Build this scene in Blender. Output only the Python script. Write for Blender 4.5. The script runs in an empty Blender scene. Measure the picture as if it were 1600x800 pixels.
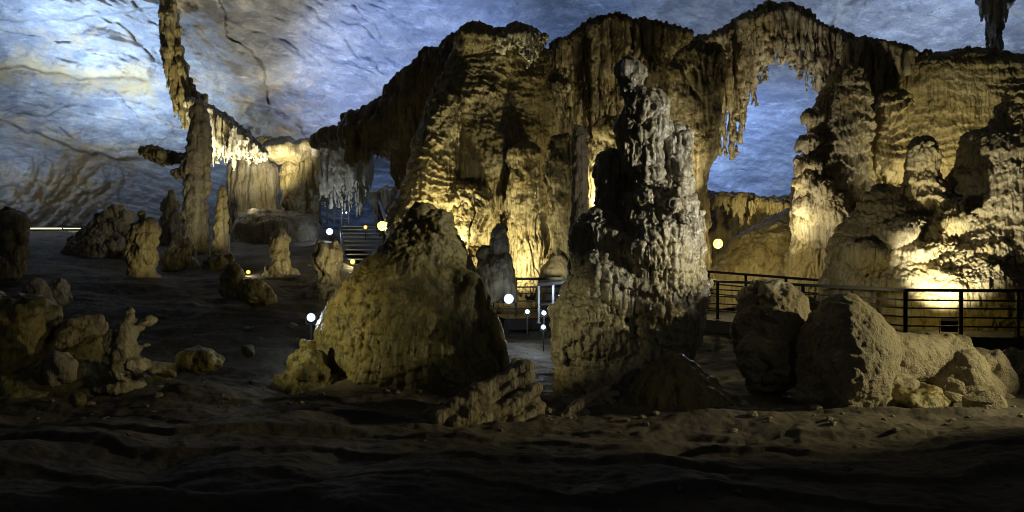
import bpy, bmesh, math, time
import numpy as np
from mathutils import Vector, Matrix
T0 = time.time()
f4 = np.float32
SC = bpy.context.scene
COL = SC.collection
F = 1256.0          # focal length of the photograph in its own pixels (1600 wide)
CH = 2.5            # camera height above the near cave floor

def W(px, py, Y):
    return np.array([(px - 800) / F * Y, Y, CH - (py - 400) / F * Y])

# ------------------------------------------------------------------ noise
_r = np.random.default_rng(11)
_G = _r.normal(size=(64, 64, 64, 3)).astype(f4)
_G /= np.linalg.norm(_G, axis=-1, keepdims=True)
_G = _G.reshape(-1, 3)
_J = _r.random(size=(64 * 64 * 64, 3)).astype(f4)

def pn(x, y, z):
    x = np.asarray(x, f4); y = np.asarray(y, f4); z = np.asarray(z, f4)
    sh = np.broadcast(x, y, z).shape
    x = np.broadcast_to(x, sh).ravel(); y = np.broadcast_to(y, sh).ravel(); z = np.broadcast_to(z, sh).ravel()
    out = np.empty(x.size, f4)
    for a in range(0, x.size, 400000):
        xs, ys, zs = x[a:a+400000], y[a:a+400000], z[a:a+400000]
        xi = np.floor(xs); yi = np.floor(ys); zi = np.floor(zs)
        fx, fy, fz = xs - xi, ys - yi, zs - zi
        xi = xi.astype(np.int32); yi = yi.astype(np.int32); zi = zi.astype(np.int32)
        ux = fx*fx*fx*(fx*(fx*6-15)+10); uy = fy*fy*fy*(fy*(fy*6-15)+10); uz = fz*fz*fz*(fz*(fz*6-15)+10)
        tot = np.zeros(xs.size, f4)
        for dx in (0, 1):
            wx = ux if dx else 1-ux
            for dy in (0, 1):
                wy = uy if dy else 1-uy
                for dz in (0, 1):
                    g = _G[(((xi+dx) & 63) << 12) | (((yi+dy) & 63) << 6) | ((zi+dz) & 63)]
                    d = g[:, 0]*(fx-dx) + g[:, 1]*(fy-dy) + g[:, 2]*(fz-dz)
                    tot += d * wx * wy * (uz if dz else 1-uz)
        out[a:a+400000] = tot * 1.6
    return out.reshape(sh)

def fbm(x, y, z, o=4, g=0.5):
    s = 0; a = 1.0; k = 1.0
    for i in range(o):
        s = s + a * pn(x*k + 17.3*i, y*k + 5.1*i, z*k + 9.7*i)
        a *= g; k *= 2.03
    return s

def worley(x, y, z):
    out = np.empty(x.size, f4)
    for a in range(0, x.size, 300000):
        xs, ys, zs = x[a:a+300000], y[a:a+300000], z[a:a+300000]
        xi = np.floor(xs).astype(np.int32); yi = np.floor(ys).astype(np.int32); zi = np.floor(zs).astype(np.int32)
        best = np.full(xs.size, 9, f4)
        for dx in (-1, 0, 1):
            for dy in (-1, 0, 1):
                for dz in (-1, 0, 1):
                    j = _J[(((xi+dx) & 63) << 12) | (((yi+dy) & 63) << 6) | ((zi+dz) & 63)]
                    d = (xi+dx+j[:, 0]-xs)**2 + (yi+dy+j[:, 1]-ys)**2 + (zi+dz+j[:, 2]-zs)**2
                    np.minimum(best, d, out=best)
        out[a:a+300000] = np.sqrt(best)
    return out

def sst(a, b, x):
    t = np.clip((x - a) / (b - a), 0, 1)
    return t*t*(3-2*t)

# ------------------------------------------------------------------ terrain
def zfloor(x, y):
    x = np.asarray(x, float); y = np.asarray(y, float)
    ang = x / np.maximum(y, 0.5)
    zl = np.interp(y, [0, 13, 17, 20, 24, 30, 40, 60, 90], [0, 0, .62, 1.2, 1.85, 2.6, 3.65, 4.6, 5])
    zr = np.interp(y, [0, 13, 20, 30, 60, 90], [0, 0, .1, .5, 1.5, 2])
    wl = 1 - sst(-.24, -.03, ang)
    return zl*wl + zr*(1-wl)

# ------------------------------------------------------------------ mesh out
def prop(o, label=None, cat=None, group=None, kind=None):
    if label: o['label'] = label
    if cat: o['category'] = cat
    if group: o['group'] = group
    if kind: o['kind'] = kind
    return o

def link(name, me, mat, parent=None):
    o = bpy.data.objects.new(name, me)
    COL.objects.link(o)
    if mat is not None: me.materials.append(mat)
    if parent is not None: o.parent = parent
    return o

def mesh_np(name, V, Q, mat, parent=None, smooth=True, attrs=None):
    me = bpy.data.meshes.new(name)
    V = np.ascontiguousarray(V, f4); Q = np.ascontiguousarray(Q, np.int32)
    me.vertices.add(len(V)); me.vertices.foreach_set('co', V.ravel())
    me.loops.add(Q.size); me.loops.foreach_set('vertex_index', Q.ravel())
    k = Q.shape[1]
    me.polygons.add(len(Q))
    me.polygons.foreach_set('loop_start', np.arange(0, Q.size, k, dtype=np.int32))
    me.polygons.foreach_set('loop_total', np.full(len(Q), k, np.int32))
    me.update(calc_edges=True)
    me.polygons.foreach_set('use_smooth', np.full(len(Q), smooth))
    for an, av in (attrs or {}).items():
        at = me.attributes.new(an, 'FLOAT', 'POINT')
        at.data.foreach_set('value', np.ascontiguousarray(av, f4))
    return link(name, me, mat, parent)

def vnormals(V, Q):
    a, b, c, d = V[Q[:, 0]], V[Q[:, 1]], V[Q[:, 2]], V[Q[:, 3]]
    n = np.cross(c - a, d - b)
    N = np.zeros_like(V)
    for i in range(3):
        w = n[:, i]
        N[:, i] = sum(np.bincount(Q[:, k], weights=w, minlength=len(V)) for k in range(4))
    N /= np.linalg.norm(N, axis=1, keepdims=True) + 1e-9
    return N

# ------------------------------------------------------------------ implicit rock
class Rock:
    """union of soft shapes in world space, meshed with surface nets"""
    def __init__(s, Y=0.0):
        s.Y = Y; s.p = []
    def add(s, fn, lo, hi, k, op=0):
        s.p.append((fn, np.array(lo, float), np.array(hi, float), k, op)); return s
    # sizes below in photograph pixels at depth Y (+dy metres)
    def e(s, px, py, rx, rz, ry=None, dy=0.0, k=.1, op=0, rot=0.0):
        c = W(px, py, s.Y + dy); u = (s.Y + dy) / F
        return s.we(c, (rx*u, (ry if ry else rx)*u, rz*u), k, op, rot)
    def we(s, c, r, k=.1, op=0, rot=0.0):
        r = np.array(r, float); m = max(r) if rot else None
        cr, sr = math.cos(rot), math.sin(rot)
        def fn(x, y, z):
            a, b, d = x-c[0], y-c[1], z-c[2]
            if rot: a, d = a*cr + d*sr, -a*sr + d*cr
            k0 = np.sqrt((a/r[0])**2 + (b/r[1])**2 + (d/r[2])**2) + 1e-6
            k1 = np.sqrt((a/r[0]**2)**2 + (b/r[1]**2)**2 + (d/r[2]**2)**2) + 1e-6
            return k0*(k0-1)/k1
        R = np.array([m]*3) if rot else r
        return s.add(fn, np.array(c)-R, np.array(c)+R, k, op)
    def c(s, a, b, ra, rb, k=.1, op=0):
        """tapered capsule; a, b = (px, py, dy) ; radii in px"""
        A = W(a[0], a[1], s.Y + a[2]); B = W(b[0], b[1], s.Y + b[2]); u = s.Y / F
        return s.wc(A, B, ra*u, rb*u, k, op)
    def wc(s, A, B, ra, rb, k=.1, op=0):
        A = np.array(A, float); B = np.array(B, float)
        ab = B - A; L2 = float(ab @ ab) + 1e-9
        def fn(x, y, z):
            t = np.clip(((x-A[0])*ab[0] + (y-A[1])*ab[1] + (z-A[2])*ab[2]) / L2, 0, 1)
            return np.sqrt((x-A[0]-t*ab[0])**2 + (y-A[1]-t*ab[1])**2 + (z-A[2]-t*ab[2])**2) - (ra + (rb-ra)*t)
        m = max(ra, rb)
        return s.add(fn, np.minimum(A, B)-m, np.maximum(A, B)+m, k, op)
    def tower(s, rows, depth=.9, dy=0.0, k=.15, lean=0.0, op=0):
        """upright body; rows = (py, left px, right px) from top to bottom"""
        Y = s.Y + dy; u = Y / F
        rows = sorted(rows)
        py = np.linspace(rows[0][0], rows[-1][0], 160)
        l = np.interp(py, [q[0] for q in rows], [q[1] for q in rows]); r = np.interp(py, [q[0] for q in rows], [q[2] for q in rows])
        ker = np.hanning(13); ker /= ker.sum()
        sm = lambda v: np.convolve(np.pad(v, 6, 'edge'), ker, 'valid')
        l, r = sm(l), sm(r)
        zz = (CH - (py-400)*u)[::-1].copy(); cx = (((l+r)/2-800)*u)[::-1].copy(); hw = ((r-l)/2*u)[::-1].copy()
        zt, zb = zz[-1], zz[0]
        def fn(x, y, z):
            Z = z.reshape(-1) if z.ndim == 1 else z
            X0 = np.interp(Z, zz, cx).astype(f4); H = np.interp(Z, zz, hw).astype(f4)
            yy = Y + lean*(Z - zb)
            d = (np.sqrt((x-X0)**2 + ((y-yy)/depth)**2) - H) * .8
            return np.maximum(d, np.maximum(Z - zt, zb - Z))
        m = hw.max()
        ly = abs(lean)*(zt-zb)
        return s.add(fn, (cx.min()-m, Y-m*depth-ly, zb), (cx.max()+m, Y+m*depth+ly, zt), k, op)
    def plane_cut(s, c, n, rough=0.0, seed=0, k=.03, box=None):
        n = np.array(n, float); n /= np.linalg.norm(n)
        def fn(x, y, z):
            d = (x-c[0])*n[0] + (y-c[1])*n[1] + (z-c[2])*n[2]
            X, Yv, Z = np.broadcast_arrays(x, y, z)
            d = np.broadcast_to(d, X.shape)
            if rough: d = d + rough*fbm(X*1.7+seed, Yv*1.7, Z*1.7, 4)
            return -d
        lo, hi = box if box else s.bbox()
        return s.add(fn, lo, hi, k, 1)
    def bbox(s):
        P = [p for p in s.p if p[4] == 0]
        return np.min([p[1] for p in P], 0), np.max([p[2] for p in P], 0)
    def mesh(s, h):
        lo, hi = s.bbox(); lo = lo - 3*h - .06; hi = hi + 3*h + .06
        n = np.ceil((hi-lo)/h).astype(int) + 1
        assert n.prod() < 4.5e7, n
        D = np.full(n, 9, f4)
        ax = [(lo[i] + h*np.arange(n[i])).astype(f4) for i in range(3)]
        for fn, a, b, k, op in s.p:
            m = k + 3*h
            i0 = np.clip(np.floor((a-m-lo)/h).astype(int), 0, n-1); i1 = np.clip(np.ceil((b+m-lo)/h).astype(int)+1, 1, n)
            if (i1 <= i0).any(): continue
            sl = tuple(slice(p, q) for p, q in zip(i0, i1))
            x = ax[0][sl[0]][:, None, None]; y = ax[1][sl[1]][None, :, None]; z = ax[2][sl[2]][None, None, :]
            d = np.asarray(fn(x, y, z), f4); o = D[sl]
            if op == 0:
                hh = np.maximum(k - np.abs(o-d), 0) / k
                D[sl] = np.minimum(o, d) - hh*hh*k*.25
            else:
                hh = np.maximum(k - np.abs(o+d), 0) / k
                D[sl] = np.maximum(o, -d) + hh*hh*k*.25
        return nets(D, lo, h)

def tiers(R, rows, depth, dy, spec, seed=0, k=.05):
    """rings of hanging pleats: spec = (py, overhang px, length px, count, from deg, to deg)"""
    rg = np.random.default_rng(seed); rows = sorted(rows); u = (R.Y+dy)/F
    ys = [q[0] for q in rows]
    for py, over, ln, n, a0, a1 in spec:
        ph = rg.uniform(0, 6, 3)
        for i in range(n):
            th = math.radians(a0+(a1-a0)*(i+rg.uniform(.1, .9))/n)
            wav = 7*math.sin(th*2.3+ph[0])+4*math.sin(th*5.1+ph[1])
            p0 = py+wav+rg.uniform(-3, 3); l = np.interp(p0, ys, [q[1] for q in rows]); r = np.interp(p0, ys, [q[2] for q in rows])
            cx, hw = (l+r)/2, (r-l)/2+over*(.7+.5*math.sin(th*3+ph[2]))
            # th = 0 faces the viewer side, positive to the right
            x0 = cx+hw*math.sin(th)*.97; d0 = dy-hw*math.cos(th)*depth*u
            L = ln*rg.uniform(.45, 1.15); ra = rg.uniform(3.4, 5.6)
            R.c((x0, p0-5, d0+over*u*.8), (x0, p0+2, d0), ra*1.1, ra, k=k)
            R.c((x0, p0+2, d0), (x0+rg.normal(0, 1), p0+L, d0+over*u*.25), ra, 1.1, k=k)

def nets(D, lo, h):
    s = D < 0
    c = np.zeros(tuple(np.array(D.shape)-1), np.int8)
    sl = lambda d, n: slice(d, n-1+d)
    nx, ny, nz = D.shape
    for dx in (0, 1):
        for dy in (0, 1):
            for dz in (0, 1):
                c += s[sl(dx, nx), sl(dy, ny), sl(dz, nz)]
    act = (c > 0) & (c < 8)
    co = np.argwhere(act); idx = np.full(act.shape, -1, np.int32); idx[act] = np.arange(len(co))
    i, j, k = co.T
    v = {(a, b, d): D[i+a, j+b, k+d] for a in (0, 1) for b in (0, 1) for d in (0, 1)}
    pos = np.zeros((len(co), 3), f4); cnt = np.zeros(len(co), f4)
    for a in v:
        for axis in range(3):
            if a[axis] == 0:
                b = list(a); b[axis] = 1; b = tuple(b)
                m = (v[a] < 0) != (v[b] < 0)
                t = np.where(m, v[a] / np.where(m, v[a]-v[b], 1), 0)
                for q in range(3):
                    pos[:, q] += np.where(m, (t if q == axis else a[q]), 0)
                cnt += m
    pos /= cnt[:, None]
    V = (lo + (co + pos) * h).astype(f4)
    Qs = []
    def quads(s0, s1, ids):
        ch = s0 != s1
        q = np.stack([d[ch] for d in ids], 1); fl = ~s0[ch]
        q[fl] = q[fl][:, ::-1]
        Qs.append(q)
    quads(s[:-1, 1:-1, 1:-1], s[1:, 1:-1, 1:-1], [idx[:, :-1, :-1], idx[:, 1:, :-1], idx[:, 1:, 1:], idx[:, :-1, 1:]])
    quads(s[1:-1, :-1, 1:-1], s[1:-1, 1:, 1:-1], [idx[:-1, :, :-1], idx[:-1, :, 1:], idx[1:, :, 1:], idx[1:, :, :-1]])
    quads(s[1:-1, 1:-1, :-1], s[1:-1, 1:-1, 1:], [idx[:-1, :-1, :], idx[1:, :-1, :], idx[1:, 1:, :], idx[:-1, 1:, :]])
    return V, np.concatenate(Qs)

# displacement recipes: each returns metres outward along the normal
def d_lump(P, f, a, o=3): return a * fbm(P[:, 0]*f, P[:, 1]*f, P[:, 2]*f, o)
def d_flute(P, f, a, vz=.06):
    x, y, z = P.T
    w = .22*pn(x*.7, y*.7, z*.9)
    n = pn((x+w)*f, (y+w)*f, z*f*vz); m = pn((x+w)*f*2.3+5, (y+w)*f*2.3, z*f*vz*1.6)
    return a*(np.minimum(np.abs(n)*2.0, 1)**.6 - .6) + a*.5*(np.minimum(np.abs(m)*2.0, 1)**.6 - .6)
def d_lips(P, kz, a, drip=1.0):
    x, y, z = P.T
    k = kz/1.6
    fl = np.abs(pn(x*7.5, y*7.5, z*.6)); fl2 = np.abs(pn(x*15+4, y*15, z*.8))
    ph = z*kz + 1.35*pn(x*.35*k, y*.35*k, z*.25*k) + .38*pn(x*1.3*k+9, y*1.3*k, z*.6*k) - drip*(.5*fl+.28*fl2) + .1*pn(x*5, y*5+3, z*3)
    t = ph - np.floor(ph)
    am = (.3 + 1.1*np.abs(pn(np.floor(ph)*.77, x*.55*k+3, y*.55*k)))*(.25+.75*sst(-.35, .3, pn(x*.45+7, y*.45, z*.4)))
    low = 1-sst(.15, .5, t)
    return a*am*sst(0, .09, t)*(1-t)**1.1 + a*.55*am*low*(fl-.3)
def d_pop(P, f, a):
    w = .15*pn(P[:, 0]*2, P[:, 1]*2, P[:, 2]*2)
    return a * (.55 - worley((P[:, 0]+w)*f, (P[:, 1]-w)*f, (P[:, 2]+w)*f))
def d_crag(P, f, a):
    x, y, z = P.T
    return a * ((1-np.abs(pn(x*f, y*f, z*f*1.3)))*.6 + (1-np.abs(pn(x*f*2.1, y*f*2.1, z*f*2.6)))*.35 - .6)

def emit(name, V, Q, mat, fns=(), label=None, cat=None, group=None, parent=None, drips=0.0, kind=None):
    N = vnormals(V, Q)
    d = 0
    for fn in fns: d = d + fn(V)
    V2 = V + N * np.asarray(d).reshape(-1, 1) if fns else V
    if drips:
        u = np.clip(-N[:, 2]-.15, 0, 1)
        r = np.maximum(pn(V[:, 0]*9, V[:, 1]*9, 0*V[:, 0]), 0)**1.0
        V2 = V2.copy(); V2[:, 2] -= drips*u*r*2.2
    o = mesh_np(name, V2, Q, mat, parent)
    prop(o, label, cat, group, kind)
    return o

def rock(name, R, h, mat, fns, label, cat, group=None, drips=0.0):
    V, Q = R.mesh(h)
    return emit(name, V, Q, mat, fns, label, cat, group, None, drips)

# ------------------------------------------------------------------ materials
def nd(nt, t, **kw):
    n = nt.nodes.new(t)
    for k, v in kw.items(): setattr(n, k, v)
    return n

def stone(name, c1, c2, c3=None, rough=.5, bump=.5, bscale=14, streak=1.0, bdist=.03, stain=None, spec=.5, dark=None):
    m = bpy.data.materials.new(name); m.use_nodes = True
    nt = m.node_tree; nt.nodes.clear(); L = nt.links.new
    out = nd(nt, 'ShaderNodeOutputMaterial'); b = nd(nt, 'ShaderNodeBsdfPrincipled'); L(b.outputs[0], out.inputs[0])
    geo = nd(nt, 'ShaderNodeTexCoord')
    def mp(s):
        n = nd(nt, 'ShaderNodeMapping'); n.inputs['Scale'].default_value = s; L(geo.outputs['Object'], n.inputs[0]); return n
    def noise(vec, sc, det=6, rg=.6):
        n = nd(nt, 'ShaderNodeTexNoise'); n.inputs['Scale'].default_value = sc; n.inputs['Detail'].default_value = det
        n.inputs['Roughness'].default_value = rg
        L(vec.outputs[0] if vec.bl_idname == 'ShaderNodeMapping' else geo.outputs['Object'], n.inputs['Vector']); return n
    def ramp(src, p0, p1):
        r = nd(nt, 'ShaderNodeMapRange'); r.inputs[1].default_value = p0; r.inputs[2].default_value = p1; L(src, r.inputs[0]); return r
    def mix(fac, a, bb):
        x = nd(nt, 'ShaderNodeMix', data_type='RGBA')
        L(fac, x.inputs[0])
        for i, v in ((6, a), (7, bb)):
            if isinstance(v, tuple): x.inputs[i].default_value = (*v, 1)
            else: L(v, x.inputs[i])
        return x.outputs[2]
    st = noise(mp((1, 1, .12 if streak else 1)), 2.2, 7)
    col = mix(ramp(st.outputs[0], .36, .64).outputs[0], c1, c2)
    big = noise(geo, .55, 5)
    if c3: col = mix(ramp(big.outputs[0], .46, .62).outputs[0], col, c3)
    fine = noise(geo, 9, 8, .7)
    dk = tuple(v*.45 for v in c1) if dark is None else dark
    col = mix(ramp(fine.outputs[0], .54, .74).outputs[0], col, dk)
    if streak:
        s2 = noise(mp((1, 1, .06)), 7.5, 6, .65)
        col = mix(ramp(s2.outputs[0], .50, .68).outputs[0], col, tuple(v*.42 for v in c2))
    if stain:
        mv = mp((.5, .5, 1.5)); mv.inputs['Rotation'].default_value = (0, -.35, 0)
        mo = noise(mv, 1.0, 9, .72)
        col = mix(ramp(mo.outputs[0], .42, .62).outputs[0], (.22, .225, .24), col)
        mv2 = mp((.35, .35, 2.2)); mv2.inputs['Rotation'].default_value = (0, -.5, 0)
        mo2 = noise(mv2, 1.7, 10, .75)
        col = mix(ramp(mo2.outputs[0], .56, .70).outputs[0], col, (.54, .54, .53))
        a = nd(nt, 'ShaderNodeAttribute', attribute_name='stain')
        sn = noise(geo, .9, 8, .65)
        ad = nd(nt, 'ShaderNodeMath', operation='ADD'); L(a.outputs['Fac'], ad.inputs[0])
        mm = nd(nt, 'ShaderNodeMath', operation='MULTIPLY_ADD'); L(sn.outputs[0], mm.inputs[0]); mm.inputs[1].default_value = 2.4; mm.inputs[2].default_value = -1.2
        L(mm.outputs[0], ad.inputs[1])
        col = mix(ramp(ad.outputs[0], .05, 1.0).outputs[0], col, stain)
        a2 = nd(nt, 'ShaderNodeAttribute', attribute_name='crack')
        col = mix(a2.outputs['Fac'], col, (.07, .055, .04))
    L(col, b.inputs['Base Color'])
    rr = ramp(noise(geo, 3.1, 4).outputs[0], .3, .7); rr.inputs[3].default_value = max(rough-.16, .05); rr.inputs[4].default_value = min(rough+.16, 1)
    L(rr.outputs[0], b.inputs['Roughness'])
    b.inputs['Specular IOR Level'].default_value = spec
    n1 = noise(geo, bscale, 9, .68)
    n2 = nd(nt, 'ShaderNodeTexVoronoi'); n2.inputs['Scale'].default_value = bscale*1.4; L(geo.outputs['Object'], n2.inputs['Vector'])
    ma = nd(nt, 'ShaderNodeMath', operation='MULTIPLY_ADD'); L(n2.outputs['Distance'], ma.inputs[0]); ma.inputs[1].default_value = -.35; L(n1.outputs[0], ma.inputs[2])
    if streak:
        s3 = noise(mp((1, 1, .07)), streak*16, 5, .6)
        mb = nd(nt, 'ShaderNodeMath', operation='MULTIPLY_ADD'); L(s3.outputs[0], mb.inputs[0]); mb.inputs[1].default_value = 1.1; L(ma.outputs[0], mb.inputs[2]); ma = mb
    bp = nd(nt, 'ShaderNodeBump'); bp.inputs['Strength'].default_value = bump; bp.inputs['Distance'].default_value = bdist
    L(ma.outputs[0], bp.inputs['Height']); L(bp.outputs[0], b.inputs['Normal'])
    return m

def plain(name, c, rough=.5, metal=0.0, emit=None, es=0.0):
    m = bpy.data.materials.new(name); m.use_nodes = True
    nt = m.node_tree; b = nt.nodes['Principled BSDF']
    b.inputs['Base Color'].default_value = (*c, 1); b.inputs['Roughness'].default_value = rough; b.inputs['Metallic'].default_value = metal
    if emit:
        b.inputs['Emission Color'].default_value = (*emit, 1); b.inputs['Emission Strength'].default_value = es
    else:
        n = nd(nt, 'ShaderNodeTexNoise'); n.inputs['Scale'].default_value = 22; n.inputs['Detail'].default_value = 6
        x = nd(nt, 'ShaderNodeMix', data_type='RGBA'); nt.links.new(n.outputs[0], x.inputs[0])
        x.inputs[6].default_value = (*[v*.6 for v in c], 1); x.inputs[7].default_value = (*[min(v*1.35, 1) for v in c], 1)
        nt.links.new(x.outputs[2], b.inputs['Base Color'])
    return m

M = {}
M['ceil'] = stone('ceiling limestone', (.44, .44, .44), (.27, .28, .30), (.40, .385, .35), rough=.8, bump=.8, bscale=3.2, streak=0, bdist=.11, stain=(.46, .34, .17), spec=.2, dark=(.17, .17, .18))
M['floor'] = stone('damp mud floor', (.17, .15, .125), (.10, .09, .075), (.21, .185, .145), rough=.8, bump=1, bscale=5, streak=0, bdist=.035, spec=.2)
M['ochre'] = stone('ochre flowstone', (.40, .33, .165), (.27, .205, .09), (.34, .29, .175), rough=.45, bump=.7, bscale=7, bdist=.07)
M['tan'] = stone('tan dripstone', (.38, .335, .25), (.26, .215, .14), (.34, .275, .15), rough=.5, bump=.7, bscale=7, bdist=.07)
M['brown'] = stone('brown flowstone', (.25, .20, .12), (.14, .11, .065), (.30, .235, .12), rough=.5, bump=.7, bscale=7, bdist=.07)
M['grey'] = stone('grey crusted column', (.41, .375, .275), (.20, .18, .125), (.33, .285, .15), rough=.29, bump=.7, bscale=13, bdist=.03, spec=.75)
M['olive'] = stone('olive algae crust', (.23, .205, .085), (.13, .12, .045), (.31, .245, .085), rough=.42, bump=.7, bscale=14, bdist=.03, spec=.5)
M['boulder'] = stone('pale granular stone', (.40, .355, .25), (.29, .255, .17), (.36, .32, .24), rough=.7, bump=1, bscale=22, streak=0, bdist=.04, spec=.25)
M['pale'] = stone('pale streaked dripstone', (.50, .45, .33), (.26, .20, .12), (.38, .30, .16), rough=.42, bump=.7, bscale=7, bdist=.07)
M['white'] = stone('clean calcite', (.62, .58, .47), (.40, .35, .24), None, rough=.35, bump=.5, bscale=9, bdist=.05)
M['iron'] = plain('dark painted steel', (.035, .033, .03), .45, .3)
M['steel'] = plain('galvanised steel', (.55, .56, .58), .35, .7)
M['deck'] = plain('weathered deck boards', (.06, .052, .042), .7)
M['house'] = plain('black lamp housing', (.02, .02, .02), .4, .2)
M['lens_w'] = plain('warm lamp glass', (1, .9, .6), .2, 0, (1, .72, .035), 24)
M['lens_c'] = plain('cool lamp glass', (.9, .95, 1), .2, 0, (.8, .9, 1), 60)
M['refl_w'] = plain('warm lit reflector', (.35, .22, .05), .4, 0, (1, .6, .15), .12)  # warm bulb light put into the dish as tint and emission
M['refl_c'] = plain('cool lit reflector', (.12, .17, .3), .4, 0, (.4, .58, 1), .1)  # cool bulb light likewise painted in by colour and glow
M['strip'] = plain('warm strip diffuser', (1, .95, .8), .2, 0, (1, .86, .55), 1.3)  # emission standing in for light on the far path

# ------------------------------------------------------------------ cave shell (ceiling and far wall)
def polyline_dist(PX, PY, pts):
    """distance in px and signed side"""
    best = np.full(PX.shape, 1e6, f4)
    for (x0, y0), (x1, y1) in zip(pts[:-1], pts[1:]):
        dx, dy = x1-x0, y1-y0; L = dx*dx+dy*dy
        t = np.clip(((PX-x0)*dx + (PY-y0)*dy)/L, 0, 1)
        best = np.minimum(best, np.hypot(PX-x0-t*dx, PY-y0-t*dy))
    return best

def build_shell():
    xs = np.concatenate([np.linspace(-1500, -60, 160), np.linspace(-57, 1657, 760), np.linspace(1665, 3000, 150)])
    ys = np.concatenate([np.linspace(-2200, -60, 170), np.linspace(-57, 430, 300), np.linspace(434, 560, 30)])
    PX, PY = np.meshgrid(xs.astype(f4), ys.astype(f4))
    D = np.interp(PY, [-2200, -1100, -900, -400, 0, 200, 330, 420, 600], [8, 14.5, 16.5, 26, 43, 51, 57, 60, 61]).astype(f4)
    D -= 9 * (1-sst(-100, 230, PX)) * sst(120, 320, PY)
    D -= 5*np.clip((np.abs(PX-800)-900)/800, 0, 1.6)
    # wavy coordinates so that joints wander
    wx = 22*fbm(PX/90, PY/90, 0*PX, 4); wy = 9*fbm(PX/70+40, PY/70, 0*PX+5, 4)
    X, Yp = PX+wx, PY+wy
    # the hanging fold that carries the drapery on the left
    ex = np.interp(PY, [-700, -200, 0, 60, 130, 175, 235, 265], [120, 225, 256, 262, 272, 325, 408, 450])
    fold = sst(-6, 10, PX-ex+.35*wx) * (1-sst(300, 640, PX-.55*PY)) * (1-sst(235, 275, PY))
    D -= 5.5*fold
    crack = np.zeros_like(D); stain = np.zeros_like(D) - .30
    # bedding ledges: rock above a ledge juts out
    for pts, st, w in (([(-300, 90), (0, 112), (60, 106), (120, 121), (170, 117), (205, 127), (250, 122)], .9, 1),
                       ([(-300, 150), (0, 188), (80, 214), (130, 236), (215, 252)], .7, .6),
                       ([(-200, 20), (0, 30), (90, 32), (160, 20), (240, 10)], .35, .15),
                       ([(420, 255), (520, 240), (640, 262)], .5, .2)):
        pts = np.array(pts, float)
        cy = np.interp(X, pts[:, 0], pts[:, 1]); dd = Yp-cy
        on = sst(pts[0, 0]-40, pts[0, 0]+20, X)*(1-sst(pts[-1, 0]-15, pts[-1, 0]+15, X))
        D += st*on*(sst(-2, 4, dd) - .8*sst(4, 70, dd) - .2*sst(-2, 4, dd)) - .5*st*on*np.exp(-(np.minimum(dd, 0)/25)**2)*(dd < 4)
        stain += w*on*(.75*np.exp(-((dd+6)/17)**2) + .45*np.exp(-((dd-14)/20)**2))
        crack = np.maximum(crack, .6*on*np.exp(-((dd-2)/1.5)**2)*sst(-.4, .1, pn(PX/35, PY/35, 0*PX+7)))
    for pts, dp in (([(150, 22), (200, 52), (250, 95)], 1), ([(205, 0), (235, 42), (262, 70)], .8), ([(325, -40), (340, 10), (372, 60), (405, 100), (440, 175), (470, 215)], .8),
                    ([(470, 0), (500, 40), (545, 75), (560, 90)], .7), ([(560, 10), (600, 60)], .5), ([(0, 172), (60, 176), (110, 165)], .7), ([(90, 195), (150, 232), (240, 240)], .5),
                    ([(560, 60), (575, 90), (600, 118)], .7), ([(1310, 20), (1420, 15), (1500, 40)], .3), ([(430, 60), (470, 78)], .6), ([(520, 35), (560, 42), (600, 78)], .6),
                    ([(-100, 20), (60, 60), (120, 70)], .4), ([(180, 130), (215, 180), (280, 200)], .4), ([(620, -20), (700, 30)], .3), ([(850, -10), (1000, 14)], .3), ([(1330, 60), (1400, 40), (1470, 10)], .25)):
        d = polyline_dist(X+.5*wy, Yp, [(p[0]+.0, p[1]) for p in pts]); brk = sst(-.42, .08, pn(PX/30+d*0+dp*50, PY/30, 0*PX+3)); g = brk*np.exp(-(d/(1.1*dp+.6))**2)
        D += .30*dp*g; crack = np.maximum(crack, .75*dp**.6*g)
    P = np.stack([(PX-800)/F*D, D, CH-(PY-400)/F*D], -1).reshape(-1, 3)
    x, y, z = P.T
    pxf, pyf = PX.ravel(), PY.ravel()
    r = 1.1*fbm(x*.12, y*.12, z*.16, 4)
    bed = z*1.0 + .32*x + .8*pn(x*.2, y*.2, z*.2); r += .16*(1-np.abs(pn(x*.16, y*.1, bed*.75))*2) + .10*(1-2*np.abs(pn(x*.5, y*.3, bed*2.2))) + .05*(1-2*np.abs(pn(x*1.1, y*.6, bed*4.5)))
    u, v = x*.94+z*.34, -x*.34+z*.94
    r += .09*(1-2*np.abs(pn(u*.42, y*.42, v*1.1))) + .045*(1-2*np.abs(pn(u*1.0+3, y*.9, v*2.6))) + .025*(1-2*np.abs(pn(u*2.1, y*2, v*4.5)))
    r += .09*fbm(x*.55, y*.55, z*.9, 5, .6)
    big = fbm(x*.1+7, y*.1, z*.14, 3)
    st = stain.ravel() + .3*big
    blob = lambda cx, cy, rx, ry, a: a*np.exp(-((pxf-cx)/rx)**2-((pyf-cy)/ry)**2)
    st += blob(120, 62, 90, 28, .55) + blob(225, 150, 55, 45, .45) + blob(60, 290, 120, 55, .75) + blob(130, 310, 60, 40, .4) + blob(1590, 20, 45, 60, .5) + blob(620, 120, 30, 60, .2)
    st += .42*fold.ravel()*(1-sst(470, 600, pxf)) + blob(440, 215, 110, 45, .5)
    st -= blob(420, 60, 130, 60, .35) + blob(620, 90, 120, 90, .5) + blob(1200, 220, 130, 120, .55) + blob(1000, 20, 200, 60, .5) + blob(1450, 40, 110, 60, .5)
    # lower wall flutes on the far left
    fl = d_flute(P*np.array([1, 1, 1], f4), .9, .6, .05) * ((1-sst(150, 260, pxf))*sst(225, 290, pyf))
    D2 = D.ravel() - r - fl
    P = np.stack([(pxf-800)/F*D2, D2, CH-(pyf-400)/F*D2], -1)
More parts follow.
